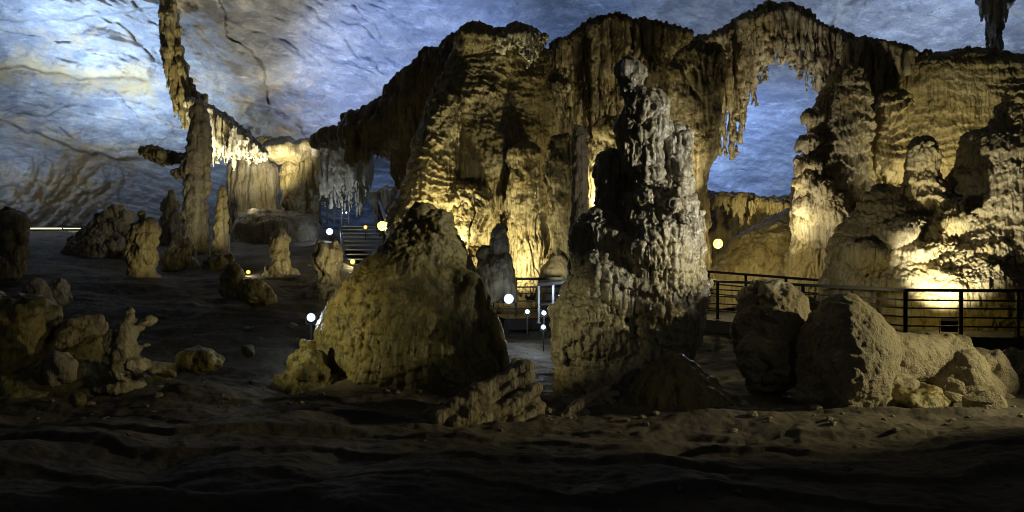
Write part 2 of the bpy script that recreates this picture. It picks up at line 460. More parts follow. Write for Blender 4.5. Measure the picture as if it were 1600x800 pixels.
    ny, nx = PX.shape
    I = np.arange(ny*nx).reshape(ny, nx)
    Q = np.stack([I[:-1, :-1], I[:-1, 1:], I[1:, 1:], I[1:, :-1]], -1).reshape(-1, 4)
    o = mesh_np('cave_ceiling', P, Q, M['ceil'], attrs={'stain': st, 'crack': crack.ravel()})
    o['kind'] = 'structure'

build_shell()

def build_floor():
    ys = np.concatenate([np.linspace(-6, .6, 14), np.geomspace(1.0, 6, 50), np.geomspace(6.05, 24, 420), np.geomspace(24.1, 75, 130)])
    A = np.concatenate([np.linspace(-2.2, -.78, 60), np.linspace(-.77, .77, 640), np.linspace(.78, 2.2, 60)])
    Yg, Ag = np.meshgrid(ys, A, indexing='ij')
    X = Ag*np.maximum(Yg, 6.0 if False else 1)*1.0
    X = np.where(Yg < 6, Ag*(6*.5+np.maximum(Yg, 0)*.5), Ag*Yg)
    Z = zfloor(X, Yg)
    x, y = X.ravel().astype(f4), Yg.ravel().astype(f4); z0 = 0*x
    amp = sst(1, 8, y)
    Z = Z.ravel() + amp*(.22*fbm(x*.22, y*.30, z0, 3) + .05*(1-2*np.abs(pn(x*.35+3, y*.9, z0+4))) + .05*fbm(x*1.1, y*1.6, z0+2, 4) + .010*(1-2*np.abs(pn(x*1.9, y*2.6, z0+6))) + .008*(1-2*np.abs(pn(x*4.5, y*6, z0+9))) + .012*fbm(x*3, y*3.4, z0+8, 5, .6) + .05*np.maximum(pn(x*2.2, y*2.6, z0+1)-.25, 0))
    # trodden terraces: shallow rimstone steps in the near ground
    ph = y*.85 + .55*fbm(x*.3, y*.25, z0+11, 3) + .12*x
    t = ph-np.floor(ph)
    Z += .12*sst(0, .10, t)*(1-t)**1.2 * (1-sst(12, 16, y)) * (.4+1.1*np.abs(pn(x*.2, np.floor(ph)*.7, z0)))
    Z += .5*np.exp(-((y-7.7-.02*(x+4)**2-.25*pn(x*.8, z0, z0))/.4)**2)*(1-sst(-3.4, -1.5, x))*.55
    global FLOORZ
    def FLOORZ(px, py, Z=Z.reshape(X.shape)):
        i = min(int(np.searchsorted(ys, py)), len(ys)-1); return float(np.interp(px, X[i], Z[i]))
    P = np.stack([x, y, Z], -1)
    ny, nx = X.shape
    I = np.arange(ny*nx).reshape(ny, nx)
    Q = np.stack([I[:-1, :-1], I[:-1, 1:], I[1:, 1:], I[1:, :-1]], -1).reshape(-1, 4)
    o = mesh_np('cave_floor', P, Q[:, ::-1], M['floor'])
    o['kind'] = 'structure'
build_floor()
def rubble():
    rg = np.random.default_rng(77); V = []; Q = []
    bm = bmesh.new(); bmesh.ops.create_icosphere(bm, subdivisions=2, radius=1); bm.verts.ensure_lookup_table()
    base = np.array([v.co for v in bm.verts], f4); tri = np.array([[v.index for v in f.verts] for f in bm.faces]); bm.free()
    foot = [(-1.9, 14.2, 2.6), (.2, 13.2, 1.5), (2.6, 13.3, 2.2), (5.5, 12.3, 2.4), (-7, 14, 2.5), (-5, 18, 4), (7.5, 13, 2)]
    n = 0
    for i in range(420):
        if rg.random() < .75:
            c = foot[rg.integers(len(foot))]; x, y = c[0]+rg.normal(0, c[2]*.6), c[1]+rg.normal(0, .7)-.3
        else:
            y = 8+rg.random()**1.5*18; x = rg.uniform(-.7, .6)*y
        r = .010*math.exp(rg.normal(0, .6))*(1.6 if y > 11 else 1)
        b = base*np.array([1, rg.uniform(.6, 1), rg.uniform(.4, .8)], f4)
        b = b*(1+.35*pn(base[:, 0]*1.3+i*3.1, base[:, 1]*1.3, base[:, 2]*1.3))[:, None]
        a = rg.uniform(0, 6.28); ca, sa = math.cos(a), math.sin(a)
        b = np.stack([b[:, 0]*ca-b[:, 1]*sa, b[:, 0]*sa+b[:, 1]*ca, b[:, 2]], 1)*r*2.2
        V.append(b+np.array([x, y, FLOORZ(x, y)+r*.3])); Q.append(tri+n); n += len(base)
    o = mesh_np('rubble', np.concatenate(V), np.concatenate(Q), M['boulder'], smooth=False)
    prop(o, 'small loose stones scattered over the dark cave floor', 'rubble', None, 'stuff')
rubble()
print('shell', round(time.time()-T0, 1))

# ------------------------------------------------------------------ dripping stone curtains
def curtain(name, Y, top, bot, mat, label, n, h=.05, rad=(7, 12), seed=0, arc=0.0, fns=None, cat='stone curtain', group=None, header=12, thick=3, jit=.22, drips=0.1, rows=2, k=.10):
    R = Rock(Y); rg = np.random.default_rng(seed)
    tx, ty = zip(*top); bx, by = zip(*bot)
    x0, x1 = tx[0], tx[-1]
    ycv = lambda px: arc*math.sin(math.pi*(px-x0)/max(x1-x0, 1))
    prev = None
    for px in np.linspace(x0, x1, max(4, int((x1-x0)/14))):
        p = (px, np.interp(px, tx, ty)+header*.6+rg.normal(0, 2), -ycv(px))
        if prev: R.c(prev, p, header*rg.uniform(.8, 1.2), header*rg.uniform(.8, 1.2), k=.25)
        prev = p
    n = int(n*1.5); rad = (rad[0]*.62, rad[1]*.66); k = k*.5
    for r in range(rows):
        for i in range(n):
            px = x0 + (x1-x0)*(i+rg.uniform(.1, .9))/n
            a = np.interp(px, tx, ty)+header*.5; b = np.interp(px, bx, by)
            ln = (b-a)*(1-abs(rg.normal(0, jit)))*(1 if r == 0 else rg.uniform(.5, .95))
            ra = rg.uniform(*rad); dy = -ycv(px) + rg.normal(0, .12)*thick*.5 - r*.28
            if ln < 6: continue
            mid = a+ln*rg.uniform(.45, .7)
            w1 = rg.normal(0, 1.5)
            R.c((px, a, dy), (px+w1, mid, dy), ra, ra*.8, k=k)
            R.c((px+w1, mid, dy), (px+w1+rg.normal(0, 1.5), a+ln, dy), ra*.8, ra*.16, k=k)
    fns = fns or [lambda P: d_flute(P, 4.8, .15, .02), lambda P: d_lump(P, .7, .12), lambda P: d_lump(P, 5, .02), lambda P: d_lips(P, 1.6, .06)]
    return rock(name, R, h, M[mat], fns, label, cat, group, drips)

FL = lambda kz, a, f, b: [lambda P: d_lips(P, kz, a), lambda P: d_flute(P, f, b), lambda P: d_lump(P, .8, .22), lambda P: d_lump(P, 5, .025)]

# ---- the big column in the middle (Y about 15)
R = Rock(15.0)
R.tower([(94, 976, 987), (104, 972, 993), (122, 970, 998), (136, 977, 996), (148, 974, 1026), (160, 973, 1036), (180, 974, 1041), (205, 975, 1039), (240, 978, 1036), (262, 980, 1028), (278, 988, 1016), (310, 974, 1046), (420, 955, 1058)], .85, k=.10)
R.e(1020, 162, 18, 18, dy=-.1); R.e(983, 110, 15, 10, dy=-.12); R.e(1012, 270, 22, 12, dy=-.2, k=.06)
R.tower([(194, 1052, 1062), (205, 1046, 1070), (222, 1048, 1071), (240, 1044, 1069), (290, 1040, 1074), (340, 1030, 1082)], .9, dy=-.05, k=.08)
R.e(1056, 197, 7, 8); R.e(1060, 216, 13, 9, dy=-.1, k=.05)
R.tower([(236, 945, 965), (250, 932, 982), (275, 929, 985), (300, 934, 980), (335, 938, 985), (370, 905, 990)], .9, dy=.25, k=.12)
R.tower([(285, 990, 1030), (300, 985, 1075), (340, 975, 1088), (400, 970, 1092), (460, 965, 1096), (520, 960, 1088), (575, 930, 1075), (640, 920, 1070)], .8, dy=-.1, k=.15)
R.tower([(330, 925, 960), (350, 900, 985), (400, 892, 990), (440, 895, 995), (480, 900, 1000)], .9, dy=.05, k=.15)
R.tower([(400, 925, 955), (425, 903, 985), (450, 890, 990), (465, 885, 985)], .8, dy=-.35, k=.12)
R.tower([(448, 885, 925), (470, 868, 960), (510, 863, 985), (545, 866, 990), (560, 880, 980)], .85, dy=-.4, k=.1)
R.tower([(530, 890, 960), (560, 868, 1000), (600, 866, 1070), (660, 862, 1080)], .75, dy=-.3, k=.15)
R.tower([(455, 1030, 1060), (490, 1005, 1085), (540, 1000, 1088), (590, 990, 1072), (640, 985, 1065)], .8, dy=-.45, k=.1)
TR = [(285, 990, 1030), (300, 985, 1075), (340, 975, 1088), (400, 970, 1092), (460, 965, 1096), (520, 960, 1088), (575, 930, 1075), (640, 920, 1070)]
TL = [(330, 925, 960), (350, 900, 985), (400, 892, 990), (440, 895, 995), (480, 900, 1000), (600, 900, 1000)]
TU = [(96, 976, 988), (122, 970, 998), (138, 977, 997), (150, 974, 1028), (180, 974, 1041), (205, 975, 1039), (262, 980, 1028), (310, 974, 1046)]
TB = [(448, 885, 925), (470, 868, 960), (510, 863, 985), (545, 866, 990), (620, 866, 1000)]
TK = [(194, 1052, 1062), (205, 1046, 1070), (240, 1044, 1069), (290, 1040, 1074), (340, 1030, 1082)]
for (px, py, r) in ((1008, 306, 15), (1048, 322, 15), (1072, 338, 12), (1060, 300, 10)):
    R.e(px, py, r, r*.9, dy=-.62, k=.1)
tiers(R, TU, .85, 0, [(118, 4, 22, 16, -90, 95), (158, 4, 40, 22, -80, 95), (200, 5, 55, 26, -80, 95), (236, 5, 52, 26, -80, 90)], 1)
tiers(R, TK, .9, -.05, [(222, 4, 30, 12, -60, 100), (258, 5, 40, 14, -60, 100), (296, 5, 34, 14, -60, 100)], 2)
tiers(R, TR, .8, -.1, [(318, 5, 40, 26, -80, 95), (352, 7, 55, 30, -80, 95), (392, 9, 72, 34, -80, 95), (452, 8, 40, 26, -60, 95), (478, 7, 55, 30, -50, 95)], 3)
tiers(R, TL, .9, .05, [(362, 5, 30, 14, -95, 60), (398, 6, 34, 16, -95, 70)], 4)
tiers(R, TL, .8, -.38, [(436, 6, 62, 20, -90, 80)], 5)
tiers(R, TB, .85, -.4, [(486, 6, 52, 22, -95, 80), (536, 4, 26, 18, -95, 70)], 6)
def column_fn(P):
    z = P[:, 2]; up = sst(2.0, 3.2, z)
    return up*(d_flute(P, 8, .05, .06)+d_crag(P, 4.5, .05)+d_lips(P, 2.6, .09)) + (1-up)*(d_flute(P, 8, .04, .06)+d_lips(P, 2.0, .09)+d_crag(P, 4, .05)) + .4*d_pop(P, 9, .05)
rock('dripstone_column', R, .02, M['grey'], [lambda P: d_lump(P, 1.4, .09), column_fn, lambda P: d_lump(P, 9, .018)],
     'tall knobbly grey column with tiered drapery rising in the middle of the cave', 'column', drips=.05)

# ---- apron at its foot
R = Rock(13.3)
R.tower([(552, 1045, 1068), (565, 1025, 1088), (585, 1005, 1112), (615, 985, 1142), (645, 968, 1168), (690, 950, 1190)], .8, k=.1)
rock('flowstone_apron', R, .03, M['olive'], [lambda P: d_flute(P, 3.5, .05, .2), lambda P: d_lump(P, 1.2, .10), lambda P: d_lump(P, 7, .012)],
     'smooth dark cone of flowstone spreading at the right foot of the tall column', 'flowstone')

# ---- the broad cone left of the column
R = Rock(15.8)
R.tower([(320, 658, 676), (330, 640, 690), (350, 622, 703), (380, 600, 717), (410, 577, 733), (450, 535, 752), (480, 512, 766), (510, 500, 778), (550, 492, 789), (590, 488, 796), (650, 484, 805)], .8, k=.1)
R.e(655, 334, 16, 14, dy=-.2, k=.08); R.e(683, 352, 20, 22, dy=-.25, k=.1); R.e(738, 495, 22, 60, dy=-.75, k=.5)
R.tower([(500, 755, 765), (530, 765, 785), (600, 770, 800), (640, 770, 800)], .8, dy=-.8, k=.15)
TC = [(410, 577, 733), (450, 535, 752), (480, 512, 766), (510, 500, 778), (550, 492, 789), (590, 488, 796), (650, 484, 805)]
tiers(R, TC, .8, 0, [(545, 3, 34, 26, -85, -25), (470, 2, 18, 12, -85, -50)], 7)
def cone_fn(P):
    x, y, z = P.T
    up = sst(2.1, 3.0, z+.3*pn(x*1.3, y*1.3, z))
    left = 1-sst(-2.9, -1.9, x+.25*pn(x*2, y*2, z*2))
    return up*(d_crag(P, 4.2, .14)+d_lips(P, 3.5, .10)+d_pop(P, 6, .07)) + (1-up)*(d_lump(P, 4.5, .02)+d_lips(P, 4.5, .03, .5)+left*(d_pop(P, 10, .03)+d_lips(P, 4.0, .07)+d_flute(P, 5, .04, .06)) + d_flute(P, 1.6, .07, .15))
rock('broad_stalagmite', R, .024, M['olive'], [lambda P: d_lump(P, .8, .13), cone_fn, lambda P: d_lump(P, 11, .010)],
     'broad olive cone stalagmite with a rough dark tip left of the tall column', 'stalagmite')

# ---- fallen stone bodies on the right
R = Rock(13.0)
R.e(1322, 560, 74, 96, ry=80, dy=.1, k=.15); R.e(1300, 590, 55, 75, ry=62, dy=-.05, k=.2); R.e(1352, 545, 45, 62, ry=60, dy=.35, k=.15)
R.plane_cut(W(1290, 560, 12.8), (-.92, -.36, .12), .13, 3)
R.e(1362, 552, 38, 62, ry=56, dy=.5, k=.06)
R.c((1385, 562, .8), (1490, 563, 1.3), 42, 40, k=.05)
R.e(1478, 558, 34, 38, dy=1.25, k=.05); R.c((1455, 534, 1.3), (1500, 540, 1.5), 18, 18, k=.06)
R.e(1400, 608, 40, 22, dy=.45, k=.1); R.e(1350, 630, 46, 26, dy=.2, k=.1)
R.e(1505, 590, 36, 42, dy=.85, k=.025); R.e(1532, 568, 42, 24, dy=1.3, k=.025); R.e(1557, 594, 27, 50, dy=1.05, k=.025); R.e(1528, 612, 38, 32, dy=.9, k=.04); R.e(1482, 606, 26, 30, dy=.75, k=.04)
rock('fallen_stalagmite', R, .026, M['boulder'], [lambda P: d_lump(P, 1.1, .07), lambda P: d_pop(P, 5, .04), lambda P: d_lump(P, 5, .02), lambda P: d_lump(P, 14, .014), lambda P: (P[:, 0] < 5.35)*d_crag(P, 4, .07)],
     'fallen pale stalagmite lying on its side, broken black end towards the column', 'fallen stalagmite')
R = Rock(14.2)
R.e(1218, 500, 46, 58, ry=50, k=.15); R.e(1205, 545, 52, 66, ry=50, k=.2); R.e(1178, 520, 34, 75, ry=40, dy=.1, k=.15); R.e(1195, 462, 30, 22, k=.12)
R.plane_cut(W(1196, 540, 13.9), (-.85, -.5, .05), .17, 8)
R.e(1185, 555, 30, 60, ry=26, dy=-.05, k=.12); R.e(1172, 500, 22, 40, ry=20, dy=.05, k=.1)
rock('broken_boulder', R, .026, M['boulder'], [lambda P: d_lump(P, 1.2, .09), lambda P: (P[:, 0] < 4.75)*d_crag(P, 3.8, .14), lambda P: d_lump(P, 6, .03), lambda P: d_lump(P, 14, .014)],
     'upright broken boulder with a craggy dark side, between apron and fallen stalagmite', 'boulder')

# ---- the central flowstone (Y about 28)
R = Rock(28.5)
R.tower([(56, 745, 800), (66, 722, 835), (90, 705, 846), (130, 688, 852), (170, 668, 858), (230, 646, 864), (280, 630, 866), (330, 615, 866), (390, 604, 862), (450, 598, 856), (490, 595, 856)], .75, k=.3)
R.e(745, 66, 34, 22, dy=-.8, k=.3); R.e(815, 55, 30, 14, dy=-1, k=.3)
R.c((700, 175, -2.0), (650, 360, -2.4), 26, 40, k=.4)
R.c((725, 330, -2.3), (720, 430, -2.6), 34, 42, k=.4); R.c((820, 250, -2.2), (820, 430, -2.3), 22, 30, k=.4)
def big_fn(P):
    x, y, z = P.T
    right = sst(-2.6, -1.2, x+.3*pn(x, y, z))
    low = 1-sst(4.0, 6.5, z+.6*pn(x*.7, y*.7, z*.3))
    return right*(d_lips(P, .9, .12)+d_flute(P, 5.6, .06+.13*low, .015)+d_lips(P, 4.2, .10, .6)*(1-.75*low)) + (1-right)*(d_lips(P, 3.4, .12, .5)+d_pop(P, 4.6, .10)+d_flute(P, 3, .06, .2))
rock('great_flowstone', R, .036, M['ochre'], [lambda P: d_lump(P, .45, .25), big_fn, lambda P: d_lump(P, 4, .04)],
     'huge bell shaped ochre flowstone lit from below behind the broad cone', 'flowstone', drips=.08)

# ---- hanging rock ledge running down to the left of it
R = Rock(32)
R.c((735, 92, -.5), (690, 118, 0), 42, 44, k=.5); R.c((690, 118, 0), (628, 168, 0), 44, 36, k=.5); R.c((628, 168, 0), (560, 205, 1), 36, 26, k=.5); R.c((560, 205, 1), (500, 222, 3), 26, 16, k=.4)
R.c((600, 200, 0), (596, 232, 0), 26, 14, k=.3); R.c((640, 190, 0), (632, 280, 0), 40, 22, k=.4)
rg = np.random.default_rng(8)
for i in range(34):
    px = rg.uniform(545, 690); y0 = np.interp(px, [545, 630, 700], [205, 175, 130]); R.c((px, y0, rg.uniform(-.8, .3)), (px, y0+rg.uniform(30, 68), -.3), 7, 1.5, k=.2)
rock('rock_ledge', R, .08, M['brown'], [lambda P: d_lump(P, .5, .3), lambda P: d_flute(P, 1.8, .2, .06), lambda P: d_crag(P, 1.6, .15)],
     'dark sloping rock ledge hanging beside the top of the great flowstone', 'rock ledge', drips=.1)

# ---- upper curtains
curtain('stone_curtain', 31, [(858, 84), (880, 66), (905, 52), (955, 26), (1000, 40), (1040, 44), (1068, 52)],
        [(858, 190), (885, 215), (900, 235), (925, 225), (950, 215), (965, 245), (985, 190), (1010, 130), (1040, 100), (1068, 108)], 'brown',
        'brown stone curtain with long stalactites above and behind the tall column', 44, rad=(6, 12), seed=2, arc=.9, header=10)
curtain('stone_curtain', 27.2, [(782, 58), (800, 50), (830, 46), (849, 54)], [(782, 90), (805, 80), (825, 118), (838, 108), (849, 76)], 'white',
        'short pale curtain at the top of the great flowstone', 17, h=.045, rad=(4, 7), seed=3, arc=.3, header=9)
curtain('stone_curtain', 32, [(1062, 70), (1095, 66), (1130, 54), (1160, 30), (1190, 18), (1230, 14), (1265, 30), (1300, 50), (1335, 62)],
        [(1062, 95), (1092, 190), (1104, 235), (1125, 250), (1148, 248), (1164, 222), (1176, 190), (1186, 150), (1205, 124), (1230, 116), (1255, 135), (1282, 170), (1310, 150), (1335, 130)], 'pale',
        'wide pale stone curtain arching over the blue opening', 62, rad=(5, 10), seed=4, arc=.8, header=8)
curtain('stone_curtain', 30.3, [(1318, 66), (1345, 62), (1380, 68), (1420, 78), (1460, 88), (1498, 100)],
        [(1318, 120), (1340, 155), (1365, 150), (1395, 135), (1420, 150), (1445, 120), (1475, 125), (1498, 118)], 'tan',
        'pleated stone curtain along the top of the right hand wall', 40, h=.065, rad=(5, 9), seed=6, arc=.6, header=7)
curtain('stone_curtain', 40, [(1090, 302), (1140, 308), (1190, 312), (1235, 316), (1285, 318)], [(1090, 345), (1120, 330), (1150, 350), (1165, 372), (1180, 340), (1235, 345), (1285, 350)], 'ochre',
        'low ochre curtain under the blue opening behind the rounded mound', 30, h=.09, rad=(4, 8), seed=10, arc=.5, header=9)
curtain('stone_curtain', 37, [(1538, -8), (1556, -10), (1572, -8)], [(1538, 60), (1550, 130), (1556, 180), (1563, 90), (1572, 40)], 'white',
        'narrow drip curtain hanging from the ceiling above the right hand wall', 8, h=.06, rad=(4, 8), seed=12, header=12)
curtain('stone_curtain', 28.5, [(860, 128), (872, 124), (884, 128)], [(860, 155), (872, 212), (884, 150)], 'tan',
        'slim hanging stalactite cluster above the yellow pillar', 5, h=.045, rad=(4, 6), seed=13, header=8, cat='stalactite')

# broad fluted pillar right of the tall column
R = Rock(28.5)
R.tower([(70, 1085, 1125), (88, 1050, 1132), (120, 1036, 1128), (170, 1046, 1124), (240, 1064, 1115), (285, 1074, 1108), (300, 1078, 1106), (380, 1082, 1108), (460, 1078, 1114)], .8, k=.2)
rock('fluted_pillar', R, .05, M['brown'], [lambda P: d_flute(P, 4.2, .17, .015), lambda P: d_lump(P, .7, .12), lambda P: d_lips(P, .7, .08), lambda P: d_lump(P, 5, .02)],
     'broad brown fluted pillar tapering downwards just right of the tall column', 'pillar', drips=.05)
# dark recess wall behind the columns
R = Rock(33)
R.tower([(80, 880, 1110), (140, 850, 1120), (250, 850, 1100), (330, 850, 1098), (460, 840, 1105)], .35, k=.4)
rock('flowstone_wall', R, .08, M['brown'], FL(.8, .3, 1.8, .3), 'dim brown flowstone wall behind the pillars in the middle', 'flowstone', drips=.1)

# pillars between
R = Rock(24.5)
R.tower([(212, 868, 888), (222, 862, 893), (236, 856, 890), (252, 851, 895), (300, 854, 894), (340, 858, 893), (400, 860, 890), (412, 850, 896), (470, 838, 900)], .9, k=.12)
rock('fluted_pillar', R, .04, M['ochre'], [lambda P: d_flute(P, 5, .13, .03), lambda P: d_lips(P, 1.2, .10), lambda P: d_lump(P, 1.2, .08)], 'yellow fluted pillar between the great flowstone and the thin dark column', 'pillar', drips=.05)
R = Rock(19)
R.tower([(196, 898, 910), (210, 894, 915), (260, 893, 917), (330, 892, 920), (380, 890, 922), (440, 884, 925), (500, 880, 930), (560, 878, 932)], .9, k=.1)
rock('thin_column', R, .032, M['brown'], [lambda P: d_lips(P, 2.2, .10), lambda P: d_pop(P, 5, .08), lambda P: d_lump(P, 1.5, .06)], 'thin dark ringed column close to the left of the tall column', 'column')
R = Rock(27.5)
R.tower([(185, 945, 958), (205, 932, 968), (225, 918, 976), (250, 918, 975), (290, 922, 965), (325, 918, 955), (400, 915, 960), (460, 910, 965)], .8, k=.12)
R.e(948, 205, 18, 20, dy=-.3); R.e(970, 222, 10, 14, dy=-.3)
rock('fluted_pillar', R, .045, M['ochre'], [lambda P: d_flute(P, 4.5, .13, .03), lambda P: d_lips(P, 1.3, .12), lambda P: d_lump(P, 1.2, .08)], 'bright yellow pillar showing in the gap beside the thin dark column', 'pillar', drips=.05)
R = Rock(22.5)
R.tower([(350, 776, 786), (360, 769, 791), (378, 767, 793), (395, 764, 795), (410, 748, 800), (430, 742, 804), (470, 735, 810)], .9, k=.1)
R.e(757, 398, 12, 14, k=.1)
rock('stalagmite', R, .035, M['tan'], [lambda P: d_lips(P, 2, .08), lambda P: d_lump(P, 2, .06), lambda P: d_flute(P, 4, .05)], 'small rounded stalagmite standing before the great flowstone beside the steps', 'stalagmite')
R = Rock(24)
R.tower([(400, 862, 880), (420, 845, 895), (450, 840, 900), (480, 835, 905)], .9, k=.1)
rock('stalagmite', R, .04, M['tan'], [lambda P: d_lips(P, 1.6, .08), lambda P: d_lump(P, 1.6, .06)], 'low pale stump at the foot of the yellow fluted pillar', 'stalagmite')

# ---- right hand wall
R = Rock(28.5)
R.tower([(105, 1312, 1335), (122, 1296, 1345), (150, 1284, 1352), (180, 1268, 1354), (230, 1258, 1356), (290, 1248, 1360), (340, 1240, 1372), (400, 1236, 1380), (460, 1230, 1385)], .7, k=.2)
for (px, py, r) in ((1268, 185, 14), (1262, 225, 14), (1258, 258, 14), (1256, 288, 15), (1280, 300, 20), (1300, 330, 26), (1262, 318, 16), (1325, 350, 24)):
    R.e(px, py, r, r*.95, dy=-1.1, k=.15)
rock('flowstone_cascade', R, .036, M['tan'], [lambda P: d_lips(P, 2.2, .27), lambda P: d_flute(P, 6, .07, .05), lambda P: d_lump(P, .8, .14), lambda P: d_pop(P, 1.6, .10), lambda P: d_lump(P, 6, .015)],
     'grey tan flowstone cascade in knobbly tiers at the right edge of the blue opening', 'flowstone', drips=.12)
R = Rock(30.5)
R.tower([(84, 1470, 1560), (98, 1400, 1620), (115, 1350, 1650), (150, 1336, 1680), (260, 1338, 1690), (350, 1320, 1700), (470, 1310, 1720)], .45, k=.3)
R.e(1462, 140, 40, 24, ry=40, dy=-2.4, op=1, k=.3)
R.c((1340, 140, -1.9), (1345, 330, -1.9), 10, 14, k=.3); R.c((1400, 170, -2.0), (1390, 250, -2.0), 26, 30, k=.5)
rock('flowstone_wall', R, .042, M['ochre'], [lambda P: d_lips(P, 2.9, .20, .7), lambda P: d_flute(P, 5.5, .06, .05), lambda P: d_lump(P, .5, .22), lambda P: d_lump(P, 5, .02)],
     'wide ochre flowstone wall with shelf like ripples on the right', 'flowstone', drips=.12)

# ---- dark mass in front of it
R = Rock(23)
R.tower([(218, 1434, 1448), (228, 1428, 1456), (244, 1424, 1470), (268, 1426, 1468), (284, 1420, 1472), (320, 1412, 1480), (360, 1390, 1500)], .9, k=.15)
R.tower([(134, 1596, 1660), (160, 1578, 1690), (186, 1556, 1700), (205, 1540, 1710), (214, 1512, 1710), (262, 1502, 1720), (275, 1484, 1720), (330, 1478, 1730), (400, 1440, 1740)], .7, dy=.2, k=.2)
R.tower([(300, 1368, 1398), (318, 1352, 1420), (345, 1318, 1460), (400, 1298, 1560), (440, 1292, 1700), (530, 1285, 1740)], .55, k=.2)
R.tower([(330, 1500, 1640), (360, 1480, 1690), (440, 1440, 1730), (530, 1420, 1740)], .5, dy=-.3, k=.2)
R.e(1500, 345, 24, 16, dy=-1.2, k=.15); R.e(1400, 365, 34, 20, dy=-1.0, k=.15); R.e(1360, 400, 36, 22, dy=-1.1, k=.15); R.e(1440, 392, 30, 16, dy=-1.2, k=.12)
R.e(1480, 405, 62, 84, ry=62, dy=-2.7, op=1, k=.4)
rock('flowstone_tower', R, .036, M['tan'], [lambda P: d_lips(P, 2.5, .22), lambda P: d_flute(P, 6.5, .06, .06), lambda P: d_lump(P, .8, .2), lambda P: d_crag(P, 2.6, .07), lambda P: d_lump(P, 7, .02)],
     'dark stepped flowstone tower behind the right hand railing, its hollow brightly lit', 'flowstone', drips=.12)

R = Rock(43)
R.tower([(318, 1100, 1270), (328, 1085, 1300), (370, 1080, 1310), (460, 1070, 1320)], .15, k=.3)
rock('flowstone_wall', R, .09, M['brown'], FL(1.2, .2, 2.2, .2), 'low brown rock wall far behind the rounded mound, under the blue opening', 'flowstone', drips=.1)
# ---- rounded ochre mound
R = Rock(31)
R.tower([(318, 1250, 1276), (328, 1232, 1292), (348, 1192, 1306), (375, 1150, 1313), (400, 1122, 1318), (440, 1088, 1324), (480, 1080, 1330)], .8, k=.2)
rock('rounded_mound', R, .06, M['ochre'], [lambda P: d_flute(P, 1.2, .12, .12), lambda P: d_lump(P, .6, .2), lambda P: d_lump(P, 4, .03)], 'smooth ochre mound behind the railing right of the yellow star lamp', 'mound')
R = Rock(34)
for i, px in enumerate((1240, 1247, 1254, 1260)): R.c((px, 292+i % 2*3, 0), (px, 345, 0), 4.5, 4.5, k=.08)
rock('stalagmite', R, .05, M['tan'], [lambda P: d_flute(P, 4, .05, .02), lambda P: d_lump(P, 2, .03)], 'ribbed pale stub on top of the ochre mound', 'stalagmite')

print('middle and right', round(time.time()-T0, 1))
# ---- left side
R = Rock(37.2); rg = np.random.default_rng(20)
ey = [-30, 0, 60, 118, 140, 165]; exx = [252, 256, 262, 272, 288, 308]
for a, b in zip(range(-30, 150, 14), range(-16, 164, 14)):
    R.c((np.interp(a, ey, exx)+2, a, .3), (np.interp(b, ey, exx)+2, b, .3), 4, 4, k=.2)
for i in range(150):
    y0 = rg.uniform(-25, 160); x0 = np.interp(y0, ey, exx)+rg.uniform(-6, 15+.06*max(y0, 0)); ln = rg.uniform(26, 70)*(.45+.55*min(1, (y0+40)/120)); d = rg.uniform(-.5, .7)
    R.c((x0, y0, d), (x0+rg.normal(0, 2)+1.5, y0+ln, d), rg.uniform(3, 6.5), 1, k=.08)
rock('stone_curtain', R, .05, M['ochre'], [lambda P: d_flute(P, 4.5, .08, .05), lambda P: d_lump(P, 1.2, .10), lambda P: d_pop(P, 4, .06)],
     'mossy ochre fringe down the steep upper edge of the ceiling fold', 'stone curtain', drips=.1)
curtain('stone_curtain', 36.2, [(296, 156), (315, 160), (335, 175), (370, 202), (412, 236)],
        [(296, 200), (312, 240), (330, 262), (345, 256), (362, 268), (380, 252), (395, 266), (412, 250)], 'white',
        'bright white drapery hanging below the ceiling fold behind the slim column', 46, h=.048, rad=(5, 9), seed=21, header=8, jit=.25, k=.07, thick=5, rows=3)
curtain('stone_curtain', 31, [(220, 232), (245, 236), (265, 240), (290, 244)], [(220, 248), (235, 255), (258, 262), (270, 252), (290, 258)], 'ochre',
        'small rust coloured stalactite fringe beside the slim column on the left', 12, h=.045, rad=(3, 6), seed=22, header=6)
curtain('stone_curtain', 38.5, [(498, 220), (515, 216), (540, 216), (560, 218), (578, 224)], [(498, 318), (512, 330), (530, 328), (550, 335), (565, 345), (578, 300)], 'white',
        'tall white pleated curtain above the far railing', 22, h=.06, rad=(5, 8), seed=23, header=14, jit=.04, arc=.6, drips=.05)
curtain('stone_curtain', 42, [(584, 300), (600, 296), (614, 294)], [(584, 345), (600, 345), (614, 342)], 'white', 'narrow pale curtain at the left foot of the great flowstone', 8, h=.07, rad=(5, 7), seed=24, header=5, jit=.05)
R = Rock(30)
R.tower([(158, 306, 318), (172, 300, 324), (200, 297, 328), (225, 295, 330), (250, 290, 330), (262, 286, 320), (290, 290, 322), (320, 289, 322), (350, 288, 324), (400, 286, 328), (430, 280, 335)], .9, k=.1)
R.c((300, 262, 0), (276, 270, 0), 8, 4); R.c((320, 200, -.1), (324, 300, -.1), 6, 4)
rock('slim_column', R, .045, M['tan'], [lambda P: d_lips(P, 1.8, .13), lambda P: d_pop(P, 3.5, .12), lambda P: d_flute(P, 4, .06)], 'slim ragged column standing under the hanging drapery on the left', 'column', drips=.1)
R = Rock(29)
R.tower([(290, 344, 352), (310, 340, 356), (345, 338, 356), (380, 334, 358), (420, 328, 362), (450, 320, 366)], .9, k=.1)
R.e(350, 402, 12, 12, dy=-.2)
rock('stalagmite', R, .04, M['ochre'], [lambda P: d_lips(P, 2, .12), lambda P: d_pop(P, 4, .10)], 'knobbly ochre stalagmite just right of the slim column', 'stalagmite')
R = Rock(41)
